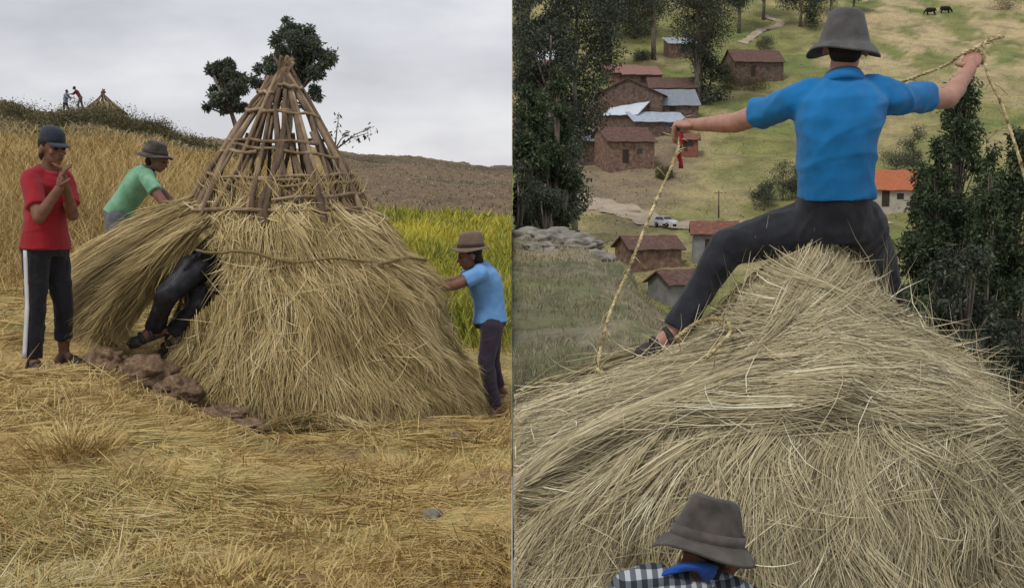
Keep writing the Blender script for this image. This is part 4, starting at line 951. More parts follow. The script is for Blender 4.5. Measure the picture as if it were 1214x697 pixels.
# ------------------------------------------------------------------ loose straw sheaf leaning on the left of the hut
def fan(name, label, cat, top, bot, n, mat, core, Lw, sgn, base, thick=.16, group=None, wid=(.004, .008), bow=.10):
    """a sheaf: top edge and bottom edge polylines of world points"""
    root = thing(name, label, cat, base, group)
    A = np.array([tuple(v) for v in bez(top, 40)]); B = np.array([tuple(v) for v in bez(bot, 40)])
    m = min(len(A), len(B)); A, B = A[:m], B[:m]; q = np.linspace(0, 1, m)
    def edge(E, s): return np.stack([np.interp(s, q, E[:, k]) for k in range(3)], -1)
    s = rng.random(n); s2 = np.clip(s + rng.normal(0, .13, n), 0, 1); a, b = edge(A, s), edge(B, s2)
    t0 = rng.random(n) * .72; t1 = np.clip(t0 + rr(n, .22, .5), 0, 1.04); t = t0[:, None] + (t1 - t0)[:, None] * np.linspace(0, 1, 6)
    p = a[:, None, :] * (1 - t[..., None]) + b[:, None, :] * t[..., None]
    out = norm(np.cross(B[m // 2] - A[m // 2], A[-1] - A[0])); out = out if out[1] < 0 else -out
    dep = (rng.random(n) ** .6 - .35) * thick
    p = p + out * (dep[:, None] * (.5 + t) + bow * np.sin(np.clip(t, 0, 1) * math.pi))[..., None]
    p[..., 2] += (bow * .8 * np.sin(np.clip(t, 0, 1) * math.pi)); g_ = (s * 26).astype(int) * 7 + (t0 * 6).astype(int); gd = rng.normal(0, 1, (400, 3))[g_ % 400]; p += rng.normal(0, .014, (n, 1, 3)); p += gd[:, None, :] * .05 * np.linspace(0, 1, 6)[None, :, None]; p[:, -1] += rng.normal(0, .03, (n, 3)); p[:, 3:, 2] -= (rng.random(n) * .05)[:, None] * np.array([.2, .6, 1.2])[None, :]
    p = grounded(p, zL, .01, sgn)
    nn = np.ones((n, 6, 1)) * out
    th_ = blade_mesh('straw', [(p, nn, rr(n, *wid), np.clip(.55 + .9 * (fbm(s * 14, t0 * 3, 37, 3) - .5) + rng.normal(0, .17, n), 0, 1), .5)], mat, root, sgn)
    # packed heart of the sheaf
    ss = np.linspace(0.03, .97, 24); tt = np.linspace(0, .97, 16); V = []; Fc = []
    for sg in (-1, 1):
        for tv in tt:
            c = edge(A, ss) * (1 - tv) + edge(B, ss) * tv
            c = c + out * ((sg * thick * .28 * (.5 + tv)) + bow * math.sin(tv * math.pi) - .05); c[:, 2] += bow * .8 * math.sin(tv * math.pi)
            V.append(c)
    V = np.concatenate(V); V = grounded(V, zL, -.02, sgn); i = np.arange(len(V)).reshape(2, 16, 24)
    Q = [np.stack([i[k][:-1, :-1], i[k][:-1, 1:], i[k][1:, 1:], i[k][1:, :-1]], -1).reshape(-1, 4) for k in (0, 1)]
    for e in (0, -1): Q.append(np.stack([i[0][:-1, e], i[0][1:, e], i[1][1:, e], i[1][:-1, e]], -1)); Q.append(np.stack([i[0][e, :-1], i[0][e, 1:], i[1][e, 1:], i[1][e, :-1]], -1))
    fast_mesh('packed_straw', V, np.concatenate(Q), core, root, smooth=True)
    return root
fan('straw_sheaf', 'loose golden straw sheaf leaning on the left of the pole hut, spreading to the ground', 'straw sheaf',
    [P(226, 240, 9.1), P(240, 236, 8.95), P(258, 238, 8.75), P(256, 256, 8.5), P(230, 278, 8.35)],
    [P(100, 322, 8.95), P(88, 346, 8.7), P(88, 378, 8.45), P(98, 400, 8.3), P(128, 402, 8.15)], 15000, M['hay_gold'], M['hay_gold_core'], .5, -1, onL(120, 400, 8.3), .16, bow=.015, wid=(.0032, .0065))

# ================================================================== ROPES, PEOPLE
def rope(name, pts, r, mat, label, cat, turns=90, strands=3, n=140, fray=0):
    path = bez(pts, n); V = MB(); L = sum((path[i + 1] - path[i]).length for i in range(len(path) - 1)); m = int(L / (r * 1.1)); m = min(m, 420)
    cum = [0]
    for i in range(len(path) - 1): cum.append(cum[-1] + (path[i + 1] - path[i]).length)
    def at(s):
        j = min(max(np.searchsorted(cum, s) - 1, 0), len(path) - 2); return lerp(path[j], path[j + 1], (s - cum[j]) / max(cum[j + 1] - cum[j], 1e-9))
    c = [at(L * i / m) for i in range(m + 1)]
    for k in range(strands):
        q = []
        for i in range(m + 1):
            t = (c[min(i + 1, m)] - c[max(i - 1, 0)]).normalized(); u = t.cross(Vector((.2, .9, .3))).normalized(); v = t.cross(u); a = 2 * math.pi * k / strands + i * r * 1.1 / (r * 7) * 2 * math.pi
            q.append(c[i] + (u * math.cos(a) + v * math.sin(a)) * r * .55)
        V.tube(q, [r * .62 * (1 + .25 * math.sin(i * .9 + k)) for i in range(m + 1)], 6)
    for k in range(fray):
        i = random.randint(2, m - 2); t = (c[i + 1] - c[i - 1]).normalized(); d = (t * random.uniform(-1, 1) + Vector((random.uniform(-1, 1), random.uniform(-1, 1), random.uniform(-1, .6)))).normalized(); l = random.uniform(.03, .10)
        V.tube([c[i], c[i] + d * l * .5, c[i] + d * l + Vector((0, 0, -.015))], [.0022, .0018, .0008], 4)
    o = V.build(name, mat); return tag(o, label, cat)

# the rider on the stack
J = dict(pelvis=P(988, 262, 4.47), chest=P(992, 165, 4.42), neck=P(998, 95, 4.46), head=P(1003, 55, 4.51),
         shL=P(938, 122, 4.47), shR=P(1058, 117, 4.46), elL=P(872, 146, 4.72), haL=P(826, 148, 4.93), elR=P(1124, 117, 4.66), haR=P(1150, 82, 4.86),
         hipL=P(962, 268, 4.50), hipR=P(1016, 266, 4.50), knL=P(862, 293, 4.60), anL=P(803, 388, 4.56), knR=P(1042, 312, 4.86), anR=P(1062, 372, 4.98))
rd, rb, rs, rt = person('man astride the grey straw peak from behind, bright blue shirt, arms spread holding rope', J, (.28, .96, -.06), (.04, -.06, 1), dict(skin='skin', shirt='shirt_blue', trousers='denim_black'), P(966, 293, 4.5), S=1.0, voxel=.0075, sleeve=.62, shirt_amp=.013, shirt_lo=.165, hair_low=.03, torso_w=.88, hips_w=1.06, leg_w=1.12, sleeve_r=.90,
            trouser_end=(1.03, .95), foot_dir={'L': (-.93, -.12, -.34), 'R': (.3, .5, -.8)}, shoes='sandal', depth=.98, shirt_seed=2.0, smooth=9,
            handspec={'L': ((-.9, .35, .05), (.15, .25, -1), 2.5, -1), 'R': ((.35, .55, .75), (.3, .6, -.75), 2.5, 1)})
hat_part(rd, P(1001, 52, 4.50), (.03, -.03, 1), (.28, .96, 0), .146, .098, .128, M['felt_grey'], droop=.034, wave=.012, dent=.012, seed=1.1, taper=.78)
def belt_part(root, J, mat, S=1, t=.10, g=1.04, name='belt', hw=.148, hd=.108):
    c = lerp(J['pelvis'], J['chest'], t / .6); la = (J['hipR'] - J['hipL']).normalized(); up = (J['chest'] - J['pelvis']).normalized(); de = la.cross(up).normalized(); mb = MB(); n = 40; V = []; Fc = []
    for rr_, z in ((1.0, -.018), (1.035, -.018), (1.035, .018), (1.0, .018)):
        for k in range(n):
            a = 2 * math.pi * k / n; ca, sa = math.cos(a), math.sin(a)
            V.append(c + la * math.copysign(abs(ca) ** .87, ca) * hw * g * rr_ * S + de * math.copysign(abs(sa) ** .87, sa) * hd * g * rr_ * S + up * z * S)
    for i in range(4):
        for k in range(n): Fc.append((i * n + k, i * n + (k + 1) % n, ((i + 1) % 4) * n + (k + 1) % n, ((i + 1) % 4) * n + k))
    return pymesh(name, V, Fc, mat, root)
hlL = J['haL'] + Vector((-.07, .03, -.01)); hlR = J['haR'] + Vector((.03, .04, .055))
rope('straw_rope', [P(735, 437, 4.42), P(722, 443, 4.36), P(712, 441, 4.36), P(709, 430, 4.4), P(722, 375, 4.5), P(745, 320, 4.62), P(768, 262, 4.75), P(790, 212, 4.86), P(803, 180, 4.92), hlL + Vector((.005, 0, -.03)), hlL + Vector((0, 0, .02)), P(850, 140, 5.02), P(900, 134, 5.2), P(980, 122, 5.3), P(1050, 104, 5.2), P(1080, 93, 5.08), P(1120, 78, 4.98), hlR + Vector((-.03, 0, .02)), hlR + Vector((.03, 0, .01)), P(1172, 92, 4.84), P(1186, 120, 4.80), P(1199, 158, 4.75), P(1211, 196, 4.7), P(1222, 240, 4.65), P(1232, 300, 4.6)], .0064, M['rope_m'], 'long twisted straw rope running through both hands of the rider', 'rope', n=220, fray=95)
mb = MB(); mb.loft([(hlL + Vector((.004, -.02, -.02 - .025 * k + 0)) + Vector((.006 * math.sin(k * 1.4), 0, 0)), Vector((.011 - .001 * (k % 3), .003, 0)), Vector((0, .004, 0))) for k in range(7)], 8); tag(mb.build('red_cord', M['red_cord']), 'short red cord hanging from the rider\'s left hand', 'cord')
rope('rope_tail', [hlR + Vector((.0, 0, .03)), P(1166, 52, 4.88), P(1178, 46, 4.9), P(1190, 43, 4.92)], .008, M['rope_m'], 'short frayed straw end sticking out above the rider\'s raised right hand', 'rope end', n=20, fray=14)
rope('straw_loop', [P(800, 402, 4.30), P(822, 385, 4.33), P(845, 378, 4.30), P(862, 382, 4.26), P(866, 392, 4.22), P(860, 402, 4.18), P(852, 410, 4.13), P(838, 424, 4.08)], .007, M['rope_m'], 'loop of twisted straw lying on the stack beside the rider\'s foot', 'rope loop', n=60, fray=12)

# man at the bottom of the frame, seen from behind
d_ = 3.1
J = dict(pelvis=P(806, 985, 3.08), chest=P(806, 815, 3.12), neck=P(812, 694, 3.13), head=P(845, 668, 3.22),
         shL=P(746, 716, 3.06), shR=P(888, 732, 3.20), elL=P(732, 840, 3.10), haL=P(775, 930, 3.26), elR=P(912, 860, 3.22), haR=P(880, 930, 3.34),
         hipL=P(778, 985, 3.07), hipR=P(846, 985, 3.09), knL=P(775, 1160, 3.0), anL=P(770, 1330, 3.05), knR=P(850, 1160, 3.02), anR=P(852, 1330, 3.07))
for k in ('knL', 'knR', 'anL', 'anR'): J[k].z = H0 + (.50 if k[0] == 'k' else .085)
for k in ('chest', 'neck', 'head', 'shL', 'shR', 'elL', 'elR', 'haL', 'haR'): J[k].z += .032
fr, fb, fs, ft = person('man below the grey stack from behind, dark weathered brimmed hat and plaid shirt', J, (.62, .75, -.28), (.16, .10, 1), dict(skin='skin_dark', shirt='plaid', trousers='denim_black', collar='collar_blue'), (J['pelvis'].x, J['pelvis'].y, H0), voxel=.008, sleeve=1.5, shirt_amp=.008, foot_dir={'L': (0, 1, 0), 'R': (0, 1, 0)}, shirt_seed=8.0)
mb = MB(); nd = (J['head'] - J['neck']).normalized()
la = (J['shR'] - J['shL']).normalized(); V = []; Fc = []; n = 28; de = la.cross(nd).normalized()
for rr_, z in ((.062, -.03), (.067, .028), (.078, .022), (.086, -.02), (.078, -.035)):
    for k in range(n): a = 2 * math.pi * k / n; V.append(lerp(J['chest'], J['neck'], .98) + la * math.cos(a) * rr_ + de * math.sin(a) * rr_ + nd * z * (1 + .25 * math.sin(a * 3)))
for i in range(5):
    for k in range(n): Fc.append((i * n + k, i * n + (k + 1) % n, ((i + 1) % 5) * n + (k + 1) % n, ((i + 1) % 5) * n + k))
pymesh('scarf', V, Fc, M['collar_blue'], fr)
hat_part(fr, P(838, 641, 3.19), (.22, .16, 1), (.62, .78, 0), .150, .104, .128, M['felt_brown'], droop=.030, wave=.013, dent=.022, band=M['band_light'], seed=2.3, taper=.74)

# man in red, standing
J = dict(pelvis=P(54, 291, 8.10), chest=P(54, 236, 8.10), neck=P(57, 203, 8.08), head=P(62, 176, 8.05),
         shL=P(75, 210, 8.22), shR=P(36, 211, 7.97), elL=P(86, 255, 8.06), haL=P(77, 219, 7.86), elR=P(46, 258, 7.80), haR=P(71, 222, 7.80),
         hipL=P(64, 296, 8.17), hipR=P(43, 296, 8.03), knL=P(75, 352, 8.15), anL=P(75, 402, 8.2), knR=P(42, 354, 8.0), anR=P(38, 410, 7.98))
for k in ('anL', 'anR'): J[k].z = float(zL(J[k].x, J[k].y)) + .088
for k in ('knL', 'knR'): J[k].z = J['an' + k[2]].z * .5 + J['hip' + k[2]].z * .5
rm, _, rsh, rtr = person('man in red shirt, navy cap and black striped trousers standing left of the hut', J, (.80, -.58, -.10), (.05, -.03, 1), dict(skin='skin_dark', shirt='shirt_red', trousers='track'), (J['pelvis'].x, J['pelvis'].y, J['anR'].z - .09), S=1.03, torso_w=1.05, voxel=.009, sleeve=.75, trouser_end=(.72, .98), foot_dir={'L': (.85, -.35, 0), 'R': (.55, -.75, 0)}, shirt_seed=4.0,
    handspec={'L': ((-.05, -.3, 1), (-.7, -.5, 0), .7, 1), 'R': ((.2, -.1, 1), (.7, .5, 0), .7, -1)})
# white stripe down the outside of the trousers
out = (J['hipR'] - J['hipL']); out.z = 0; out.normalize(); q = []
for k in range(15):
    t = k / 14; c = lerp(lerp(J['pelvis'], J['hipR'], .9), J['knR'], t * 2) if t < .5 else lerp(J['knR'], J['anR'], (t - .5) * 1.9); q.append(c + out * (lerp(.098, .068, min(t * 2, 1)) * .97 + .006))
tn = out.cross(Vector((0, 0, 1))).normalized()
mb = MB(); mb.loft([(c, tn * .016, out * .010) for c in q], 10, 3); mb.build('stripe', M['stripe'], rtr)
mb = MB(); c = J['neck'] + Vector((.03, -.06, -.03)); mb.loft([(c, Vector((.012, .008, 0)), Vector((.006, -.006, 0))), (c + Vector((.01, -.03, -.10)), Vector((.006, .004, 0)), Vector((.006, -.006, 0)))], 8); mb.build('placket', M['stripe'], rsh)
# cap
def cap_part(root, c, fwd, up, mat, s=1.0):
    f, u, r = ortho(fwd, up); mb = MB(); V = []; Fc = []; n = 28; c = Vector(c)
    rings = [(1.0, 0.0), (1.02, .03), (.97, .065), (.82, .095), (.5, .115), (.06, .122)]
    for rr_, z in rings:
        for k in range(n): a = 2 * math.pi * k / n; V.append(c + f * math.cos(a) * rr_ * .106 * s + r * math.sin(a) * rr_ * .086 * s + u * z * s)
    for i in range(len(rings) - 1):
        for k in range(n): Fc.append((i * n + k, i * n + (k + 1) % n, (i + 1) * n + (k + 1) % n, (i + 1) * n + k))
    Fc.append(tuple(range(n))[::-1]); Fc.append(tuple(range((len(rings) - 1) * n, len(rings) * n)))
    o = pymesh('cap', V, Fc, mat, root)
    V = []; Fc = []
    for zz in (0, -.006):
        for i in range(9):
            a = math.radians(-62 + i * 15.5)
            for e in (.95, 1.0):
                rr_ = e if e < 1 else 1.0
                q = c + f * math.cos(a) * .104 * s + r * math.sin(a) * .084 * s
                if e == 1.0: q = q + f * (.080 * math.cos(a) ** .6) * s - u * .022 * s
                V.append(q + u * (zz + .006) * s)
    m = 18
    for i in range(8): a = i * 2; Fc += [(a, a + 1, a + 3, a + 2), (m + a, m + a + 2, m + a + 3, m + a + 1), (a + 1, m + a + 1, m + a + 3, a + 3), (a, a + 2, m + a + 2, m + a)]
    Fc += [(0, m, m + 1, 1), (16, 17, m + 17, m + 16)]
    pymesh('cap_peak', V, Fc, mat, o); return o
cap_part(rm, J['head'] + Vector((0, 0, .042)), (.80, -.58, -.14), (.08, -.05, 1), M['navy_cap'], .92)

# man in green, stooping behind the sheaf
J = dict(pelvis=P(139, 255, 10.45), chest=P(160, 222, 10.4), neck=P(176, 202, 10.35), head=P(187, 188, 10.3),
         shL=P(168, 206, 10.55), shR=P(174, 212, 10.18), elL=P(196, 232, 10.5), haL=P(214, 250, 10.35), elR=P(192, 238, 10.08), haR=P(212, 256, 10.05),
         hipL=P(137, 258, 10.56), hipR=P(139, 260, 10.34), knL=P(136, 312, 10.5), anL=P(118, 360, 10.6), knR=P(134, 316, 10.3), anR=P(124, 368, 10.35))
for k in ('anL', 'anR'): J[k].z = float(zL(J[k].x, J[k].y)) + .088
for k in ('knL', 'knR'): J[k].z = J['an' + k[2]].z * .5 + J['hip' + k[2]].z * .5
gm, _, _, gt = person('stooping man in a faded green shirt behind the golden straw sheaf', J, (.85, -.15, -.42), (.35, -.05, .93), dict(skin='skin_dark', shirt='shirt_green', trousers='grey_trousers'), (J['pelvis'].x, J['pelvis'].y, J['anL'].z - .09), S=.97, voxel=.012, sleeve=.6, foot_dir={'L': (1, 0, 0), 'R': (1, -.2, 0)}, shirt_seed=6.0, hips_w=.95)
hat_part(gm, P(184, 183, 10.3), (.18, -.05, 1), (.9, -.1, -.2), .145, .098, .115, M['felt_brown'], droop=.018, wave=.01, band=M['band_dark'], seed=.4)

# crouching figure half inside the hut
J = dict(pelvis=P(224, 316, 8.30), chest=P(258, 330, 8.62), neck=P(286, 342, 8.88), head=P(298, 350, 8.98),
         shL=P(282, 330, 9.0), shR=P(272, 352, 8.72), elL=P(300, 372, 9.0), haL=P(310, 404, 9.0), elR=P(284, 388, 8.75), haR=P(296, 418, 8.78),
         hipL=P(227, 318, 8.42), hipR=P(220, 320, 8.20), knL=P(226, 362, 8.22), anL=P(200, 394, 8.30), knR=P(188, 350, 8.06), anR=P(174, 388, 8.22))
for k in ('anL', 'anR'): J[k].z = max(J[k].z, float(zL(J[k].x, J[k].y)) + .085)
for k in J: J[k] = J[k] + Vector((.02, .13, -.01))
cm, _, _, ct = person('crouching figure in dark clothes, head and arms inside the opening of the hut', J, (.8, .4, -.5), (.5, .3, .8), dict(skin='skin_dark', shirt='leather', trousers='leather'), (J['pelvis'].x, J['pelvis'].y, float(zL(J['pelvis'].x, J['pelvis'].y))), S=1.14, voxel=.011, sleeve=1.7, trouser_end=(1.06, 1.06), foot_dir={'L': (-.3, .1, -.3), 'R': (-.6, -.3, -.2)}, shoes='sandal', shirt_seed=11.0, shirt_amp=.012)
for k in ('L', 'R'): pass

# man in sky blue pushing at the thatch
J = dict(pelvis=P(588, 382, 9.32), chest=P(585, 345, 9.3), neck=P(573, 318, 9.26), head=P(564, 304, 9.22),
         shL=P(577, 326, 9.12), shR=P(575, 322, 9.44), elL=P(546, 340, 9.06), haL=P(521, 344, 8.98), elR=P(545, 336, 9.36), haR=P(524, 337, 9.26),
         hipL=P(590, 388, 9.22), hipR=P(590, 388, 9.42), knL=P(583, 432, 9.16), anL=P(593, 478, 9.18), knR=P(590, 430, 9.44), anR=P(597, 470, 9.50))
for k in ('anL', 'anR'): J[k].z = float(zL(J[k].x, J[k].y)) + .088
for k in J: J[k] = J[k] + Vector((-.045, 0, .01 if k[:2] not in ('an',) else 0))
bm_, _, _, bt = person('man in a sky blue shirt leaning with both arms against the hut thatch', J, (-.94, -.1, -.24), (-.18, -.05, 1), dict(skin='skin_dark', shirt='shirt_sky', trousers='purple_trousers'), (J['pelvis'].x, J['pelvis'].y, J['anL'].z - .09), S=.97, voxel=.010, sleeve=.62, foot_dir={'L': (-1, -.15, 0), 'R': (-1, 0, 0)}, shoes='shoe_pale', depth=1.12, shirt_seed=13.0, bodyscale=1, trouser_end=(.98, .98))
hat_part(bm_, P(565, 295, 9.22) + Vector((-.045, 0, .01)), (-.05, -.03, 1), (-.94, -.1, -.1), .138, .098, .128, M['felt_tan'], droop=.012, wave=.008, dent=.016, band=M['band_dark'], seed=.9, taper=.84)

# people on the ridge
def ridge_person(label, px, py, d, cols, facing, lean, hat=None, group=None):
    b = P(px, py, d); b.z = float(zL(b.x, b.y)); f = Vector((facing, -.2, 0)).normalized(); l = Vector((0, 0, 1)).cross(f).normalized(); U = Vector((0, 0, 1))
    tv = (U + f * lean).normalized(); pel = b + U * .90
    che = pel + tv * .32; nek = pel + tv * .54; hd = nek + (tv + f * .2).normalized() * .17
    J = dict(pelvis=pel, chest=che, neck=nek, head=hd, shL=nek + l * .19 - tv * .06, shR=nek - l * .19 - tv * .06)
    J['elL'] = J['shL'] + f * .20 - U * .20; J['elR'] = J['shR'] + f * .20 - U * .20; J['haL'] = J['elL'] + f * .22 - l * .03; J['haR'] = J['elR'] + f * .22 + l * .03
    for s, k in (('L', 1), ('R', -1)): J['hip' + s] = pel + l * .09 * k - U * .03; J['kn' + s] = pel + l * .11 * k - U * .42 + f * (.05 + .1 * k); J['an' + s] = b + l * .12 * k + U * .09 + f * .12 * k
    r = person(label, J, f, tv, cols, b, voxel=.03, shirt_amp=.004, sleeve=1.6, foot_dir={'L': f, 'R': f}, smooth=2, collar=False)[0]
    if hat: hat_part(r, hd + tv * .04, tv, f, .15, .1, .12, M[hat], n=16)
    return r
ridge_person('pale blue figure upright on the skyline beside the small ridge hut', 78, 133, 76, dict(skin='skin_dark', shirt='greyblue', trousers='purple_trousers'), 1, .15)
ridge_person('maroon figure stooping on the skyline towards the pale blue figure', 96, 132, 76, dict(skin='skin_dark', shirt='maroon', trousers='grey_trousers'), -1, .55)
for px, py, d, lab in ((175, 164, 97, 'figure behind the ridge, only its head showing, nearest the small ridge hut'), (228, 176, 99, 'figure behind the ridge with only its head showing, between two others'), (248, 176, 96, 'figure behind the ridge with head and shoulders showing, nearest the pole hut')):
    ridge_person(lab, px, py, d, dict(skin='skin_dark', shirt='maroon' if px == 248 else 'grey_trousers', trousers='track'), 1, .1, 'felt_brown')
# small hut on the ridge
b = P(123, 128, 77.5); b.z = float(zL(b.x, b.y)); rh = thing('ridge_hut', 'small cone hut of poles standing on the skyline', 'hut', b)
mb = MB(); H_ = P(123, 108, 77.5).z - b.z
mb2 = MB()
for i in range(13):
    a = 2 * math.pi * i / 13 + .2; q = b + Vector((math.cos(a) * 1.5, math.sin(a) * 1.5, -.1)); t = b + Vector((-math.cos(a) * .15, -math.sin(a) * .15, H_ + random.uniform(-.15, .12)))
    m = MB(); m.tube([q, lerp(q, t, .5), t], [.06, .05, .04], 6); m.build('pole', M['pole_dark'], rh)
V = []; n = 20
for z, r in ((-.1, 1.2), (.35, .98), (H_ * .52, .55)):
    for k in range(n): a = 2 * math.pi * k / n; V.append(b + Vector((math.cos(a) * r * (1 + .08 * math.sin(5 * a)), math.sin(a) * r, z)))
Fc = [(i * n + k, i * n + (k + 1) % n, (i + 1) * n + (k + 1) % n, (i + 1) * n + k) for i in range(2) for k in range(n)]; Fc += [tuple(range(n)), tuple(range(2 * n, 3 * n))]
pymesh('thatch', V, Fc, M['hay_gold_core'], rh)

# ================================================================== TREES
def leaf_mesh(name, cl, n, size, mat, parent, droop=.5, tone_sd=.26):
    """cl: list of (centre, radii) clumps; n leaves of the given size spread through them"""
    n = int(n * 2.1); size *= .66
    C = np.array([tuple(c) for c, r in cl]); R = np.array([r for c, r in cl]); w = R.prod(1) ** .75; w /= w.sum()
    i = rng.choice(len(cl), n, p=w); d = norm(rng.normal(0, 1, (n, 3))); rad = rng.random(n) ** .42
    p = C[i] + d * R[i] * (rad * (1 + .25 * rng.normal(0, 1, n) * (rng.random(n) < .25)))[:, None]
    ax = norm(rng.normal(0, 1, (n, 3)) + np.array([0, 0, -droop * 1.6]) + d * .5); nn = norm(np.cross(ax, rng.normal(0, 1, (n, 3))))
    L = size * (.6 + .9 * rng.random(n)); W = L * (.28 + .22 * rng.random(n))
    V = np.stack([p, p + ax * (L * .45)[:, None] + nn * W[:, None] * .5, p + ax * L[:, None], p + ax * (L * .45)[:, None] - nn * W[:, None] * .5], 1).reshape(-1, 3)
    Q = np.arange(4 * n).reshape(n, 4); sd = 1 if C[:, 0].mean() > 0 else -1; Q = Q[(V[:, 0].reshape(n, 4) * sd > .01).all(1)]
    r = np.clip(rng.normal(0, .10, len(cl))[i] + .42 + rng.normal(0, tone_sd, n), 0, 1)
    return fast_mesh(name, V, Q, mat, parent, rnd=np.repeat(r, 4))
def tree(label, base, H, prof, R, n, size, mat, bark='bark', ncl=26, trunk_r=None, clump=.34, group=None, lean=(0, 0), name='tree', seed=0, flat=1.0, cat='tree', stems=1, droop=.5, crown_c=None, sgn=1):
    """prof: list of (height fraction, radius fraction) of the crown"""
    rs = random.Random(seed); base = Vector(base); root = thing(name, label, cat, base, group)
    ncl = int(ncl * 1.7); hs = [q[0] for q in prof]; cl = []; r0 = trunk_r or H * .018
    for k in range(ncl):
        h = rs.uniform(hs[0], hs[-1]); pr = float(np.interp(h, hs, [q[1] for q in prof])) * R
        a = rs.uniform(0, 2 * math.pi); q = pr * math.sqrt(rs.uniform(.05, 1)) * .85
        c = base + Vector((math.cos(a) * q + lean[0] * h, math.sin(a) * q * flat + lean[1] * h, h * H))
        if base.x > 0: c.x = max(c.x, .15 + .5 * rs.random())
        s = clump * R * rs.uniform(.6, 1.3) * (.5 + .5 * pr / R)
        cl.append((c, (s, s, s * rs.uniform(.75, 1.1))))
    tb = MB(); tops = []
    for s in range(stems):
        a = 2 * math.pi * s / max(stems, 1) + seed; o = Vector((math.cos(a), math.sin(a), 0)) * (R * .28 if stems > 1 else 0)
        tp = base + Vector((lean[0] * hs[-1], lean[1] * hs[-1], H * (hs[-1] - .06))) + o * .8
        path = [lerp(base + o * .5 - Vector((0, 0, .3)), tp, t) + Vector((rs.uniform(-1, 1), rs.uniform(-1, 1), 0)) * R * .05 * (t > 0) for t in (0, .2, .4, .6, .8, 1)]
        tb.tube(path, [r0 * 1.25, r0, r0 * .82, r0 * .6, r0 * .4, r0 * .15], 8); tops.append(path)
    for c, r in cl:
        path = rs.choice(tops); j = max([i for i, p in enumerate(path) if p.z < c.z - r[2] * .3] or [0]); j = min(j, 4); st_ = path[j]
        tb.tube([st_, lerp(st_, c, .5) + Vector((0, 0, -.04 * R)), c], [r0 * .32, r0 * .22, r0 * .08], 5)
    tb.build('trunk', M[bark], root)
    leaf_mesh('crown', cl, n, size, M[mat], root, droop)
    return root
EUC = [(.30, .35), (.5, .8), (.72, 1), (.9, .75), (1.0, .3)]
TALL = [(.06, .75), (.3, 1), (.6, .8), (.85, .45), (1.0, .12)]
ROUND = [(.1, .7), (.4, 1), (.75, .85), (1.0, .35)]
# the pair behind the pole hut
def clump_tree(label, base, cl_px, d, n, size, mat, seed, group):
    root = thing('eucalyptus_tree', label, 'tree', base, group); rs = random.Random(seed); k = d / F; cl = []
    for px, py, r in cl_px:
        for _ in range(3):
            q = r * rs.uniform(.5, .72); c = P(px + rs.gauss(0, r * .55), py + rs.gauss(0, r * .55), d + rs.uniform(-1, 1)); cl.append((c, (q * k, q * k, q * k * 1.1)))
    tb = MB(); cx = sum((c for c, _ in cl), Vector()) / len(cl); fork = lerp(Vector(base), cx, .62); tb.tube([Vector(base) - Vector((0, 0, .3)), lerp(Vector(base), fork, .5) + Vector((.1, 0, 0)), fork], [.17, .13, .10], 8)
    for c, r in cl: tb.tube([fork, lerp(fork, c, .5) + Vector((0, 0, -.1)), c], [.07, .05, .02], 5)
    tb.build('trunk', M['bark'], root); leaf_mesh('crown', cl, n, size, M[mat], root, .5)
def onLp(px, py, d):
    b = P(px, py, d); return Vector((b.x, b.y, float(zL(b.x, b.y))))
clump_tree('broad dark eucalyptus crown rising behind the tip of the pole hut', onLp(338, 190, 60), [(352, 34, 9), (360, 44, 13), (334, 46, 12), (368, 55, 15), (378, 72, 12), (350, 62, 16), (326, 62, 13), (314, 76, 11), (332, 80, 14), (352, 82, 13), (372, 86, 13), (385, 68, 7), (306, 90, 9), (322, 98, 10), (374, 104, 9), (368, 118, 8), (345, 105, 12), (344, 34, 8)], 60, 8200, .28, 'euc', 3, 'eucalyptus trees on the skyline behind the pole hut')
clump_tree('smaller dark eucalyptus crown on the skyline left of the pole hut tip', onLp(285, 190, 58), [(258, 74, 8), (254, 88, 8), (267, 82, 10), (281, 90, 11), (270, 100, 12), (286, 104, 9), (252, 104, 6), (262, 114, 9), (276, 118, 10), (253, 122, 6), (264, 130, 6), (290, 96, 7)], 58, 4600, .26, 'euc', 4, 'eucalyptus trees on the skyline behind the pole hut')
# thin sapling right of the pole hut
b = onLp(392, 232, 14); sp = thing('sapling', 'thin bare sapling with a few dark leaves right of the pole hut frame', 'sapling', b)
tb = MB(); tops = [P(402, 135, 14), P(444, 150, 14.2), P(412, 160, 13.9), P(388, 158, 14.1), P(436, 158, 14.1)]; f_ = P(397, 178, 14)
tb.tube([b - Vector((0, 0, .1)), f_], [.018, .014], 6)
for t in tops: tb.tube([f_, lerp(f_, t, .5) + Vector((0, 0, .04)), t], [.011, .007, .003], 5)
tb.build('stem', M['bark'], sp); leaf_mesh('leaves', [(lerp(f_, t, q), (.05, .05, .06)) for t in tops for q in (.6, .85, 1.0)], 55, .08, M['euc'], sp)
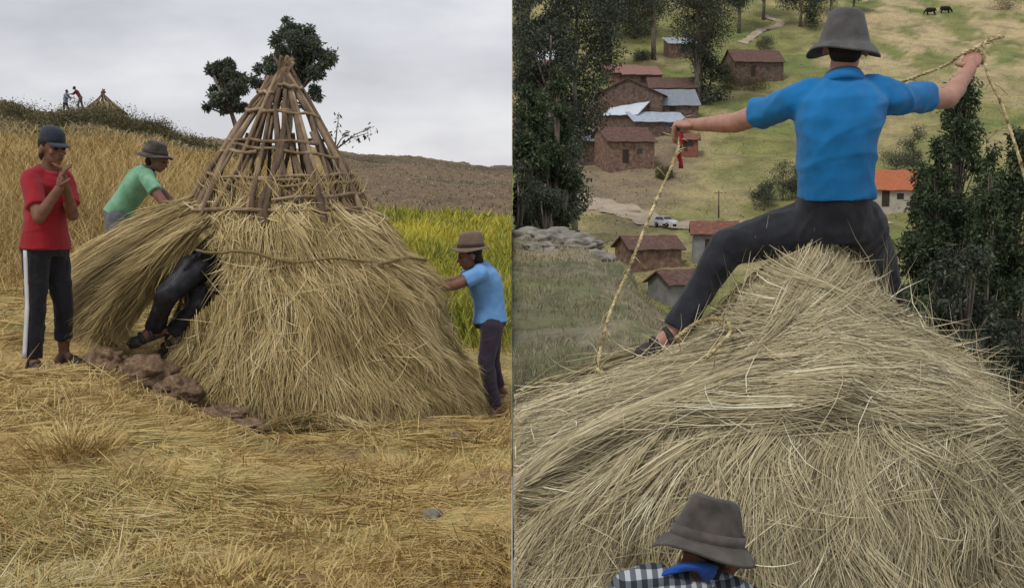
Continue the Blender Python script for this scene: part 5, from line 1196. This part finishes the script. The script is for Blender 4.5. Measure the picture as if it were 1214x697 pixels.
# shrubs along the left ridge
SH = [(12, 132, 74, 1.5), (62, 140, 72, 1.6), (98, 142, 73, 1.7), (120, 140, 72, 1.6), (140, 146, 74, 1.9), (158, 152, 73, 1.7), (185, 160, 74, 1.6), (205, 164, 74, 1.5), (222, 170, 73, 1.4), (170, 168, 60, 1.1), (30, 122, 76, 1.5), (95, 160, 55, 1.0)]
LB = ['dark ridge shrub at the far left below the skyline', 'dark shrub just left of the skyline figures', 'dark shrub right under the maroon skyline figure', 'dark shrub right below the small ridge hut', 'tallest dark shrub right of the small ridge hut', 'rounded dark shrub below the first head on the ridge', 'dark shrub on the ridge between the first and second heads', 'low dark shrub on the ridge left of the middle head', 'low dark shrub closest to the pole hut on the ridge', 'lone dark shrub in golden grass above the man in green', 'dark skyline shrub above the navy cap', 'small dark shrub in golden grass right of the navy cap']
for i, ((px, py, d, r), lb) in enumerate(zip(SH, LB)):
    b = onLp(px, py, d - (17 if d > 65 else 0)); tree(lb, b, r * .40, [(.05, .8), (.5, 1), (1, .5)], r * .75, 900, .14, 'bush', ncl=9, clump=.5, group='shrubs along the ridge', name='shrub', seed=50 + i, cat='shrub', trunk_r=.02)
# ---- right hand side
def T(label, px, py_base, py_top, d0, R_px, prof, n, size, mat, **kw):
    """tree standing on the ground under a pixel"""
    b = hit(px, py_base, d0) if d0 > 0 else None
    top = P(px, py_top, b.y).z; tree(label, b, top - b.z, prof, R_px / F * b.y, n, size, mat, **kw)
def TD(label, px, py_top, d, R_px, prof, n, size, mat, **kw):
    b = P(px, 300, d); b.z = float(zR(b.x, b.y)); top = P(px, py_top, d).z; tree(label, b, top - b.z, prof, R_px / F * d, n, size, mat, **kw)
g1 = 'dark trees at the left of the valley'
TD('dense dark tree nearest the left edge of the valley view, above the ledge', 628, 98, 62, 42, TALL, 15000, .33, 'green_tree', group=g1, name='valley_tree', seed=1, ncl=40, clump=.36)
TD('dense dark tree beside the adobe houses, right half of the left clump', 660, 84, 66, 36, TALL, 15000, .33, 'green_tree', group=g1, name='valley_tree', seed=2, ncl=40, clump=.36)
TD('lower dark bush at the foot of the left tree clump', 645, 196, 58, 36, ROUND, 8000, .22, 'euc_dark', group=g1, name='valley_tree', seed=3, ncl=22, clump=.42)
TD('low dark tree at the left edge just above the ledge rocks', 614, 190, 57, 28, ROUND, 6000, .22, 'euc_dark', group=g1, name='valley_tree', seed=5, ncl=18, clump=.42)
g2 = 'tall eucalyptus trees above the village'
TD('tall grey stemmed eucalyptus at the left edge above the far roofs', 622, -60, 120, 48, EUC, 9000, .48, 'euc_dark', bark='pale_bark', group=g2, name='eucalyptus_tree', seed=6, ncl=30, clump=.40, trunk_r=.3)
TD('tall pale stemmed eucalyptus second from the left at the top', 682, -70, 126, 52, EUC, 11000, .48, 'euc_dark', bark='pale_bark', group=g2, name='eucalyptus_tree', seed=7, ncl=34, clump=.42, trunk_r=.3)
T('tall dark eucalyptus right above the pink roofed cottages', 722, 92, -60, 150, 44, [(.45, .4), (.6, .9), (.8, 1), (1, .4)], 7500, .55, 'euc_dark', group=g2, name='eucalyptus_tree', seed=8, ncl=26, clump=.42)
T('great dark eucalyptus with bare trunk beside the metal roofed sheds', 828, 124, -80, 140, 66, [(.30, .22), (.45, .62), (.58, 1), (.78, 1), (1, .5)], 18000, .5, 'euc_dark', group=g2, name='eucalyptus_tree', seed=9, ncl=46, clump=.34, trunk_r=.55)
T('dark eucalyptus just left of the great one, behind its crown', 775, 70, -80, 170, 38, EUC, 7500, .58, 'euc_dark', group=g2, name='eucalyptus_tree', seed=10, ncl=24, clump=.42)
T('dense green tree mass under the great eucalyptus trunk', 842, 122, 66, 130, 26, ROUND, 2600, .6, 'euc_dark', group=g2, name='valley_tree', seed=16, ncl=16, clump=.45)
for i, (px, pb, pt, R, lb) in enumerate([(876, 40, -70, 26, 'slim far tree at the top, first left of the grey hat'), (905, 24, -80, 22, 'slim far tree directly above the small footpath'), (948, 32, -60, 30, 'dark far tree directly left of the grey hat crown'), (985, 22, -60, 26, 'dark far tree hidden half behind the grey hat crown'), (1012, 18, -50, 18, 'slim far tree just right of the grey hat crown')]):
    T(lb, px, pb, pt, 180, R, EUC if i != 2 else TALL, 6000, .65, 'euc_dark', group='far trees along the top of the slope', name='far_tree', seed=20 + i, ncl=20, clump=.45)
TD('dark round crowned tree behind the tall stems, over the left clump', 650, 20, 100, 52, [(.1, .5), (.4, 1), (.8, .9), (1, .4)], 13000, .45, 'euc_dark', group=g2, name='valley_tree', seed=17, ncl=30, clump=.4)
T('far dark tree at the top between the left trees and the great eucalyptus', 752, 46, -60, 190, 42, [(.1, .6), (.45, 1), (.8, .9), (1, .4)], 8000, .6, 'euc_dark', group=g2, name='valley_tree', seed=19, ncl=26, clump=.42)
TD('middle dark tree of the left clump, filling the gap over the ledge', 642, 110, 72, 36, TALL, 13000, .33, 'green_tree', group=g1, name='valley_tree', seed=15, ncl=36, clump=.38)
g3 = 'dark trees right of the grey stack'
PT = [(.05, .9), (.35, 1), (.58, .85), (.74, .62), (.88, .42), (1, .14)]
TD('pointed dark green tree right of the rider, tallest of its clump', 1132, 94, 30, 62, PT, 24000, .17, 'green_tree', group=g3, name='valley_tree', seed=31, ncl=150, clump=.31, trunk_r=.07)
TD('dark green tree at the right edge below the rope', 1200, 160, 28, 60, PT, 22000, .17, 'green_tree', group=g3, name='valley_tree', seed=32, ncl=120, clump=.32, trunk_r=.07)
TD('dark green tree between the rider and the pointed tree', 1092, 196, 32, 44, PT, 18000, .17, 'green_tree', group=g3, name='valley_tree', seed=33, ncl=90, clump=.34, trunk_r=.06)
TD('shorter dark tree filling the gap right of the pointed tree', 1165, 205, 33, 56, PT, 18000, .17, 'green_tree', group=g3, name='valley_tree', seed=37, ncl=90, clump=.34, trunk_r=.06)
TD('slim spired dark tree just left of the pointed tree', 1108, 165, 29, 32, PT, 13000, .165, 'green_tree', group=g3, name='valley_tree', seed=38, ncl=80, clump=.34, trunk_r=.06)
TD('slim spired dark tree between the pointed tree and the right edge', 1172, 178, 27, 36, PT, 14000, .165, 'green_tree', group=g3, name='valley_tree', seed=39, ncl=80, clump=.34, trunk_r=.06)
TD('low dark tree under the pointed tree beside the stack', 1146, 300, 24, 72, ROUND, 18000, .15, 'euc_dark', group=g3, name='valley_tree', seed=34, ncl=44, clump=.32)
TD('low dark tree at the right edge beside the stack outline', 1216, 330, 21, 64, ROUND, 16000, .15, 'euc_dark', group=g3, name='valley_tree', seed=35, ncl=40, clump=.32)
TD('pale green bush low beside the right outline of the stack', 1096, 345, 18, 34, ROUND, 3500, .13, 'green_tree', group=g3, name='valley_bush', seed=36, ncl=20, clump=.4, cat='bush')
g4 = 'bushes scattered over the valley meadows'
for i, (px, pb, pt, R, lb) in enumerate([(928, 238, 188, 24, 'dark bush against the left side of the blue shirt'), (905, 250, 218, 18, 'dark bush above the rider\'s left thigh'), (948, 235, 196, 16, 'dark bush half hidden by the blue shirt\'s waist'), (1062, 202, 168, 20, 'dark bush right of the blue shirt above the orange roof'), (1082, 196, 150, 16, 'dark bush left of the pointed tree top'), (880, 92, 64, 18, 'dark bush beside the dark cottage under the blue sleeve'), (908, 66, 40, 12, 'small dark tree left of the grey hat brim'), (862, 105, 88, 12, 'low bush left of the dark cottage'), (895, 108, 96, 22, 'long green bush just above the blue sleeve'), (762, 72, 62, 14, 'dark arched bush on the tan meadow above the village'), (826, 66, 58, 10, 'low bush by the white roofed shed'), (1196, 12, -2, 22, 'bright green bush at the top right corner'), (772, 102, 88, 14, 'green bush behind the red roofed shed'), (790, 212, 198, 12, 'bush on the meadow under the rider\'s left hand'), (1048, 312, 280, 14, 'bush below the orange roofed house')]):
    T(lb, px, pb, pt, 95, R, ROUND, 1700, .28, 'bush' if i in (7, 8, 10, 11, 12, 13) else 'euc_dark', group=g4, name='valley_bush', seed=60 + i, ncl=9, clump=.5, cat='bush', trunk_r=.1)

# ================================================================== VILLAGE
def house(label, px, py, w, dp, wh, rh, rot, wall, roof, d0=95, kind='gable', doors=1, wins=1, over=.35, dist=None, name='house', cat='house', group=None, sc=1.3):
    """w along the ridge, dp across; rot turns the ridge (radians) from the x axis"""
    w *= sc; dp *= sc; wh *= .5 + .5 * sc; rh *= sc
    b = hit(px, py, d0) if dist is None else P(px, py, dist)
    if dist is not None: b.z = float(zR(b.x, b.y))
    ex = Vector((math.cos(rot), math.sin(rot), 0)); ey = Vector((-math.sin(rot), math.cos(rot), 0)); U = Vector((0, 0, 1))
    corners = [b + ex * i * w / 2 + ey * (j * dp / 2) for i in (-1, 1) for j in (-1, 1)]; zb = min(float(zR(c.x, c.y)) for c in corners) - .4; zt = b.z + .3 + wh
    root = thing(name, label, cat, b, group)
    def at(i, j, z): return Vector((b.x, b.y, 0)) + ex * i * w / 2 + ey * j * dp / 2 + U * z
    mb = MB()
    if kind == 'gable':
        V = [at(i, j, z) for z in (zb, zt) for i, j in ((-1, -1), (1, -1), (1, 1), (-1, 1))] + [at(-1, 0, zt + rh), at(1, 0, zt + rh)]
        Fc = [(0, 1, 2, 3), (0, 4, 5, 1), (1, 5, 9, 6, 2), (2, 6, 7, 3), (3, 7, 8, 4, 0), (4, 8, 9, 5), (7, 6, 9, 8)]
    else:
        V = [at(i, j, z) for z in (zb,) for i, j in ((-1, -1), (1, -1), (1, 1), (-1, 1))] + [at(-1, -1, zt), at(1, -1, zt), at(1, 1, zt + rh), at(-1, 1, zt + rh)]
        Fc = [(0, 1, 2, 3), (0, 4, 5, 1), (1, 5, 6, 2), (2, 6, 7, 3), (3, 7, 4, 0), (4, 7, 6, 5)]
    pymesh('wall', V, Fc, wall, root, False)
    th = .12
    def slab(m, a, c, d_, e):
        n = (c - a).cross(e - a).normalized(); n = n if n.z > 0 else -n
        # slight sag and lift along the sheet
        V = []; N = 8
        for k in range(2):
            for i in range(N + 1):
                for j in range(2):
                    q = lerp(lerp(a, c, i / N), lerp(e, d_, i / N), j) + n * (.02 + th * k) + U * .05 * math.sin(i * 2.1 + px); V.append(q)
        Fc = []; o = 2 * (N + 1)
        for i in range(N):
            p = i * 2; Fc += [(p, p + 1, p + 3, p + 2), (o + p, o + p + 2, o + p + 3, o + p + 1), (p, p + 2, o + p + 2, o + p), (p + 1, o + p + 1, o + p + 3, p + 3)]
        Fc += [(0, o, o + 1, 1), (2 * N, 2 * N + 1, o + 2 * N + 1, o + 2 * N)]
        m.add(V, Fc)
    m = MB(); ov = over; gi = 1 + 2 * ov / w
    if kind == 'gable':
        s = rh / (dp / 2); jo = 1 + 2 * ov / dp; ze = zt - ov * s
        slab(m, at(-gi, -jo, ze), at(gi, -jo, ze), at(gi, .01, zt + rh), at(-gi, .01, zt + rh)); slab(m, at(-gi, jo, ze), at(gi, jo, ze), at(gi, -.01, zt + rh), at(-gi, -.01, zt + rh))
    else:
        s = rh / dp; jo = 1 + 2 * ov / dp; slab(m, at(-gi, -jo, zt - ov * s), at(gi, -jo, zt - ov * s), at(gi, jo, zt + rh + ov * s), at(-gi, jo, zt + rh + ov * s))
    m.build('roof', roof, root, False)
    def panel(nm, i0, z0, ww, hh, mat, side='front'):
        q = MB()
        if side == 'front': c = at(i0, -1, zt - wh + z0 + hh / 2) - ey * .0; q.box(c, (ex * ww / 2, ey * .05, U * hh / 2))
        else: c = at(-1 if side == 'left' else 1, i0, zt - wh + z0 + hh / 2); q.box(c, (ey * ww / 2, ex * .05, U * hh / 2))
        return q.build(nm, mat, root, False)
    if doors: panel('door', -.25 if wins else 0, 0, .9, min(1.9, wh - .2), M['wood_dark'])
    for k in range(wins): panel('window', (.35, .7, -.65)[k % 3], wh * .42, .8, .7, M['glass_dark'])
    return root
A_, AD = M['adobe'], M['adobe_dark']
gv = 'houses of the hamlet across the valley'
house('brown adobe cottage with tiled roof beside the left tree clump', 737, 196, 5.6, 5.0, 2.7, 1.5, .35, A_, M['roof_brown'], group=gv, wins=1)
house('long dark adobe house with broad brown gable above the white metal roof', 748, 142, 5.4, 8.6, 3.0, 2.0, math.pi / 2 - .25, AD, M['roof_brown'], d0=150, group=gv, wins=0, doors=0)
house('low adobe shed under a bright white metal sheet roof', 744, 150, 4.2, 3.6, 1.3, 1.8, -.55, AD, M['metal_white'], d0=120, kind='shed', group=gv, wins=0, doors=0, name='shed', cat='shed')
house('small shed with a dull red tiled roof left of the great eucalyptus', 796, 122, 6.0, 4, 1.8, 1.5, -.05, AD, M['roof_brown'], d0=150, kind='shed', group=gv, wins=1, doors=0, name='shed', cat='shed')
house('low shed with grey metal sheet roof under the red roofed one', 794, 140, 6.6, 4.2, 1.4, 2.0, .02, AD, M['metal_grey'], d0=130, kind='shed', group=gv, wins=0, doors=1, name='shed', cat='shed')
house('low shed with bluish metal sheet roof just left of the rider\'s hand', 779, 157, 6.6, 2.8, 1.1, 1.1, .22, AD, M['metal_blue'], d0=120, kind='shed', group=gv, wins=1, doors=0, name='shed', cat='shed')
house('small red walled house directly under the rider\'s left hand', 815, 182, 3.0, 3.0, 1.7, .8, -.2, M['red_wall'], M['roof_red'], group=gv, wins=1, doors=1, sc=1.0)
house('dark adobe lean-to half hidden by trees left of the tiled cottage', 702, 190, 4.0, 4, 2.2, 1.1, .2, AD, M['metal_grey'], group=gv, wins=0, doors=1)
house('farther of the two tiny pink roofed cottages above the hamlet', 740, 99, 5.4, 4, 1.2, 1.4, .3, A_, M['roof_pink'], d0=170, kind='shed', group=gv, wins=0)
house('nearer tiny cottage with faded pink roof above the hamlet', 758, 101, 5.6, 4, 1.2, 1.4, .15, AD, M['roof_pink'], d0=160, kind='shed', group=gv, wins=0)
house('small shed with pale metal roof high among the eucalyptus', 806, 66, 4.4, 4, 1.6, 1.2, .1, A_, M['metal_white'], d0=180, kind='shed', group=gv, wins=0, doors=1, name='shed', cat='shed')
house('dark cottage among bushes left of the grey hat', 892, 94, 7.5, 5, 2.4, 1.8, .2, AD, M['roof_brown'], d0=160, group=gv, wins=1)
house('pink roofed house at the far left edge above the trees', 634, 98, 4.6, 4, 2.2, 1.4, .3, M['cream_wall'], M['roof_pink'], d0=170, group=gv, sc=1.0)
house('house with pale grey roof behind the left edge trees', 656, 90, 4.6, 4, 2.2, 1.4, -.2, A_, M['metal_white'], d0=175, group=gv, wins=0)
house('grey rendered house with red tiled roof beside the rider\'s knee', 846, 308, 5.2, 5.4, 2.7, 1.3, -.12, M['grey_wall'], M['roof_red'], group=gv, wins=2, sc=.82)
house('low house with faded brown tiled roof below the white car', 768, 313, 6.6, 5.0, 1.5, 1.3, .30, A_, M['roof_brown'], d0=90, group=gv, wins=0, doors=0, sc=.82)
house('stone walled hut with dark roof low in the valley by the rider\'s shin', 803, 352, 5.0, 4.2, 1.2, 1.2, .5, M['grey_wall'], M['roof_brown'], group=gv, wins=0, doors=0, d0=70, sc=.82)
house('cream house with bright orange roof right of the rider\'s waist', 1058, 247, 4.4, 4.4, 1.9, 1.7, -.35, M['cream_wall'], M['roof_orange'], group=gv, wins=1)
# pole by the road
b = hit(852, 258, 95); up = thing('utility_pole', 'thin wooden pole on the meadow above the red tiled house', 'pole', b); mb = MB(); mb.tube([b - Vector((0, 0, .3)), P(852, 226, b.y)], [.11, .08], 8); mb.build('post', M['pole_dark'], up); mb = MB(); t_ = P(852, 229, b.y); mb.tube([t_ - Vector((.5, .1, 0)), t_ + Vector((.5, .1, 0))], .05, 6); mb.build('crossarm', M['pole_dark'], up)

# white car on the road
b = hit(789, 270, 95); b.z += .14; cr = thing('parked_car', 'small white car with dark windows stopped on the dirt road', 'car', b)
rot = 1.0; ex = Vector((math.cos(rot), -math.sin(rot), 0)); ey = Vector((math.sin(rot), math.cos(rot), 0)); U = Vector((0, 0, 1)); K_ = .74
def cp(x, y, z): return b + (ex * x + ey * y + U * z) * K_
prof = [(-1.95, .45), (-1.98, .85), (-1.85, 1.0), (-1.55, 1.52), (-1.2, 1.60), (.15, 1.58), (.75, 1.06), (1.75, .92), (1.98, .75), (2.0, .42)]
V = []; ws = []
for s in (-1, 1):
    for x, z in prof: V.append(cp(x, s * (.82 if z < 1.05 else .68), z))
n = len(prof); Fc = [tuple(range(n)), tuple(range(n, 2 * n))[::-1]] + [(i, (i + 1) % n, n + (i + 1) % n, n + i) for i in range(n)]
pymesh('body', V, Fc, M['car_paint'], cr, False)
def quad(nm, pts, mat, th=.02):
    a = [Vector(p) for p in pts]; nrm = (a[1] - a[0]).cross(a[3] - a[0]).normalized(); c_ = b + U * .8; nrm = nrm if nrm.dot(a[0] - c_) > 0 else -nrm
    V = [p + nrm * .004 for p in a] + [p + nrm * (th + .004) for p in a]; pymesh(nm, V, [(0, 1, 2, 3), (4, 5, 6, 7), (0, 1, 5, 4), (1, 2, 6, 5), (2, 3, 7, 6), (3, 0, 4, 7)], mat, cr, False)
quad('windscreen', [cp(.20, -.62, 1.52), cp(.20, .62, 1.52), cp(.70, .72, 1.10), cp(.70, -.72, 1.10)], M['glass_dark'])
quad('rear_window', [cp(-1.60, -.6, 1.46), cp(-1.60, .6, 1.46), cp(-1.82, .7, 1.04), cp(-1.82, -.7, 1.04)], M['glass_dark'])
for s in (-1, 1):
    quad('side_window', [cp(-1.4, s * .75, 1.46), cp(-.5, s * .75, 1.48), cp(-.5, s * .83, 1.08), cp(-1.6, s * .83, 1.08)], M['glass_dark'])
    quad('side_window', [cp(-.4, s * .75, 1.48), cp(.05, s * .75, 1.48), cp(.5, s * .83, 1.08), cp(-.4, s * .83, 1.08)], M['glass_dark'])
    quad('headlight', [cp(1.99, s * .75, .80), cp(1.99, s * .45, .80), cp(2.0, s * .45, .62), cp(2.0, s * .75, .62)], M['lamp_glass'])
    for x in (-1.25, 1.25):
        mb = MB(); c_ = cp(x, s * .78, .33); mb.tube([c_ - ey * .1, c_ + ey * .1], [.33 * K_, .33 * K_], 18); w = mb.build('wheel', M['rubber'], cr)
        mb = MB(); mb.tube([c_ - ey * .11, c_ + ey * .11], [.18 * K_, .18 * K_], 12); mb.build('rim', M['metal_grey'], w)
# cattle
def cow(label, px, py, flip, S=1.35):
    b = hit(px, py, 200); root = thing('cow', label, 'cow', b, 'dark cattle grazing on the far slope'); mb = MB(); f = flip
    def q(x, y, z): return b + Vector((x * f, y, z)) * S
    mb.caps(q(-.65, 0, 1.02), .34 * S, q(.5, 0, 1.02), .36 * S, 14); mb.ell(q(0, 0, .90), (Vector((.55, 0, 0)) * S, Vector((0, .33, 0)) * S, Vector((0, 0, .36)) * S))
    mb.caps(q(.6, 0, 1.12), .22 * S, q(1.05, 0, .62), .15 * S); mb.caps(q(1.05, 0, .60), .14 * S, q(1.22, 0, .25), .09 * S); mb.ell(q(1.02, .16, .68), (Vector((.04, 0, 0)), Vector((0, .12, 0)), Vector((0, 0, .05)))); mb.ell(q(1.02, -.16, .68), (Vector((.04, 0, 0)), Vector((0, .12, 0)), Vector((0, 0, .05))))
    for y in (-.2, .2):
        mb.caps(q(.48, y, .85), .14 * S, q(.52, y, .42), .08 * S); mb.caps(q(.52, y, .42), .08 * S, q(.50, y, .04), .06 * S)
        mb.caps(q(-.72, y, .9), .17 * S, q(-.62, y, .58), .10 * S); mb.caps(q(-.62, y, .58), .10 * S, q(-.80, y, .42), .075 * S); mb.caps(q(-.80, y, .42), .075 * S, q(-.74, y, .04), .06 * S)
    mb.caps(q(-.98, 0, 1.15), .05 * S, q(-1.08, 0, .45), .035 * S)
    mb.skin('body', M['cow'], root, .05, 2)
cow('left one of two dark cattle grazing near the top right', 1103, 19, -1)
cow('right one of two dark cattle grazing near the top right', 1121, 17, 1)

# ================================================================== LIGHT
w = bpy.data.worlds.new('World'); SC.world = w; w.use_nodes = True; nt = w.node_tree; nt.nodes.clear()
SUN_EL, SUN_AZ = math.radians(58), math.radians(215)      # azimuth from +y, clockwise
sky = nt.nodes.new('ShaderNodeTexSky'); sky.sky_type = 'NISHITA'; sky.sun_disc = False; sky.sun_elevation = SUN_EL; sky.sun_rotation = SUN_AZ
bg1 = nt.nodes.new('ShaderNodeBackground'); bg1.inputs['Strength'].default_value = .10; nt.links.new(sky.outputs[0], bg1.inputs['Color'])
tc = nt.nodes.new('ShaderNodeTexCoord'); mp = nt.nodes.new('ShaderNodeMapping'); mp.inputs['Scale'].default_value = (3.2, 3.2, 9); mp.inputs['Location'].default_value = (.3, .1, .2)
nz = nt.nodes.new('ShaderNodeTexNoise'); nz.inputs['Scale'].default_value = 1.5; nz.inputs['Detail'].default_value = 5; nz.inputs['Roughness'].default_value = .5
cr_ = ramp(nt, [(.34, .52, .52, .56), (.52, .66, .66, .70), (.68, .80, .80, .82)])
nt.links.new(tc.outputs['Generated'], mp.inputs['Vector']); nt.links.new(mp.outputs['Vector'], nz.inputs['Vector']); nt.links.new(nz.outputs['Fac'], cr_.inputs['Fac'])
bg2 = nt.nodes.new('ShaderNodeBackground'); bg2.inputs['Strength'].default_value = 1.0; nt.links.new(cr_.outputs['Color'], bg2.inputs['Color'])
mx = nt.nodes.new('ShaderNodeMixShader'); mx.inputs[0].default_value = .9; nt.links.new(bg1.outputs[0], mx.inputs[1]); nt.links.new(bg2.outputs[0], mx.inputs[2])
ow = nt.nodes.new('ShaderNodeOutputWorld'); nt.links.new(mx.outputs[0], ow.inputs['Surface'])
sl_ = bpy.data.lights.new('sun', 'SUN'); sl_.energy = 1.5; sl_.angle = math.radians(14); sl_.color = (1, .96, .90)
so = bpy.data.objects.new('sun', sl_); COL.objects.link(so)
dirv = Vector((math.sin(SUN_AZ) * math.cos(SUN_EL), math.cos(SUN_AZ) * math.cos(SUN_EL), math.sin(SUN_EL)))
so.rotation_euler = (-dirv).to_track_quat('-Z', 'Y').to_euler()
vs = SC.view_settings; SC.display_settings.display_device = 'sRGB'; vs.view_transform = 'Standard'; vs.look = 'None'; vs.exposure = 0.12; vs.gamma = 1.0; vs.use_curve_mapping = False
SC.cycles.max_bounces = 6; SC.cycles.diffuse_bounces = 3; SC.cycles.use_denoising = True
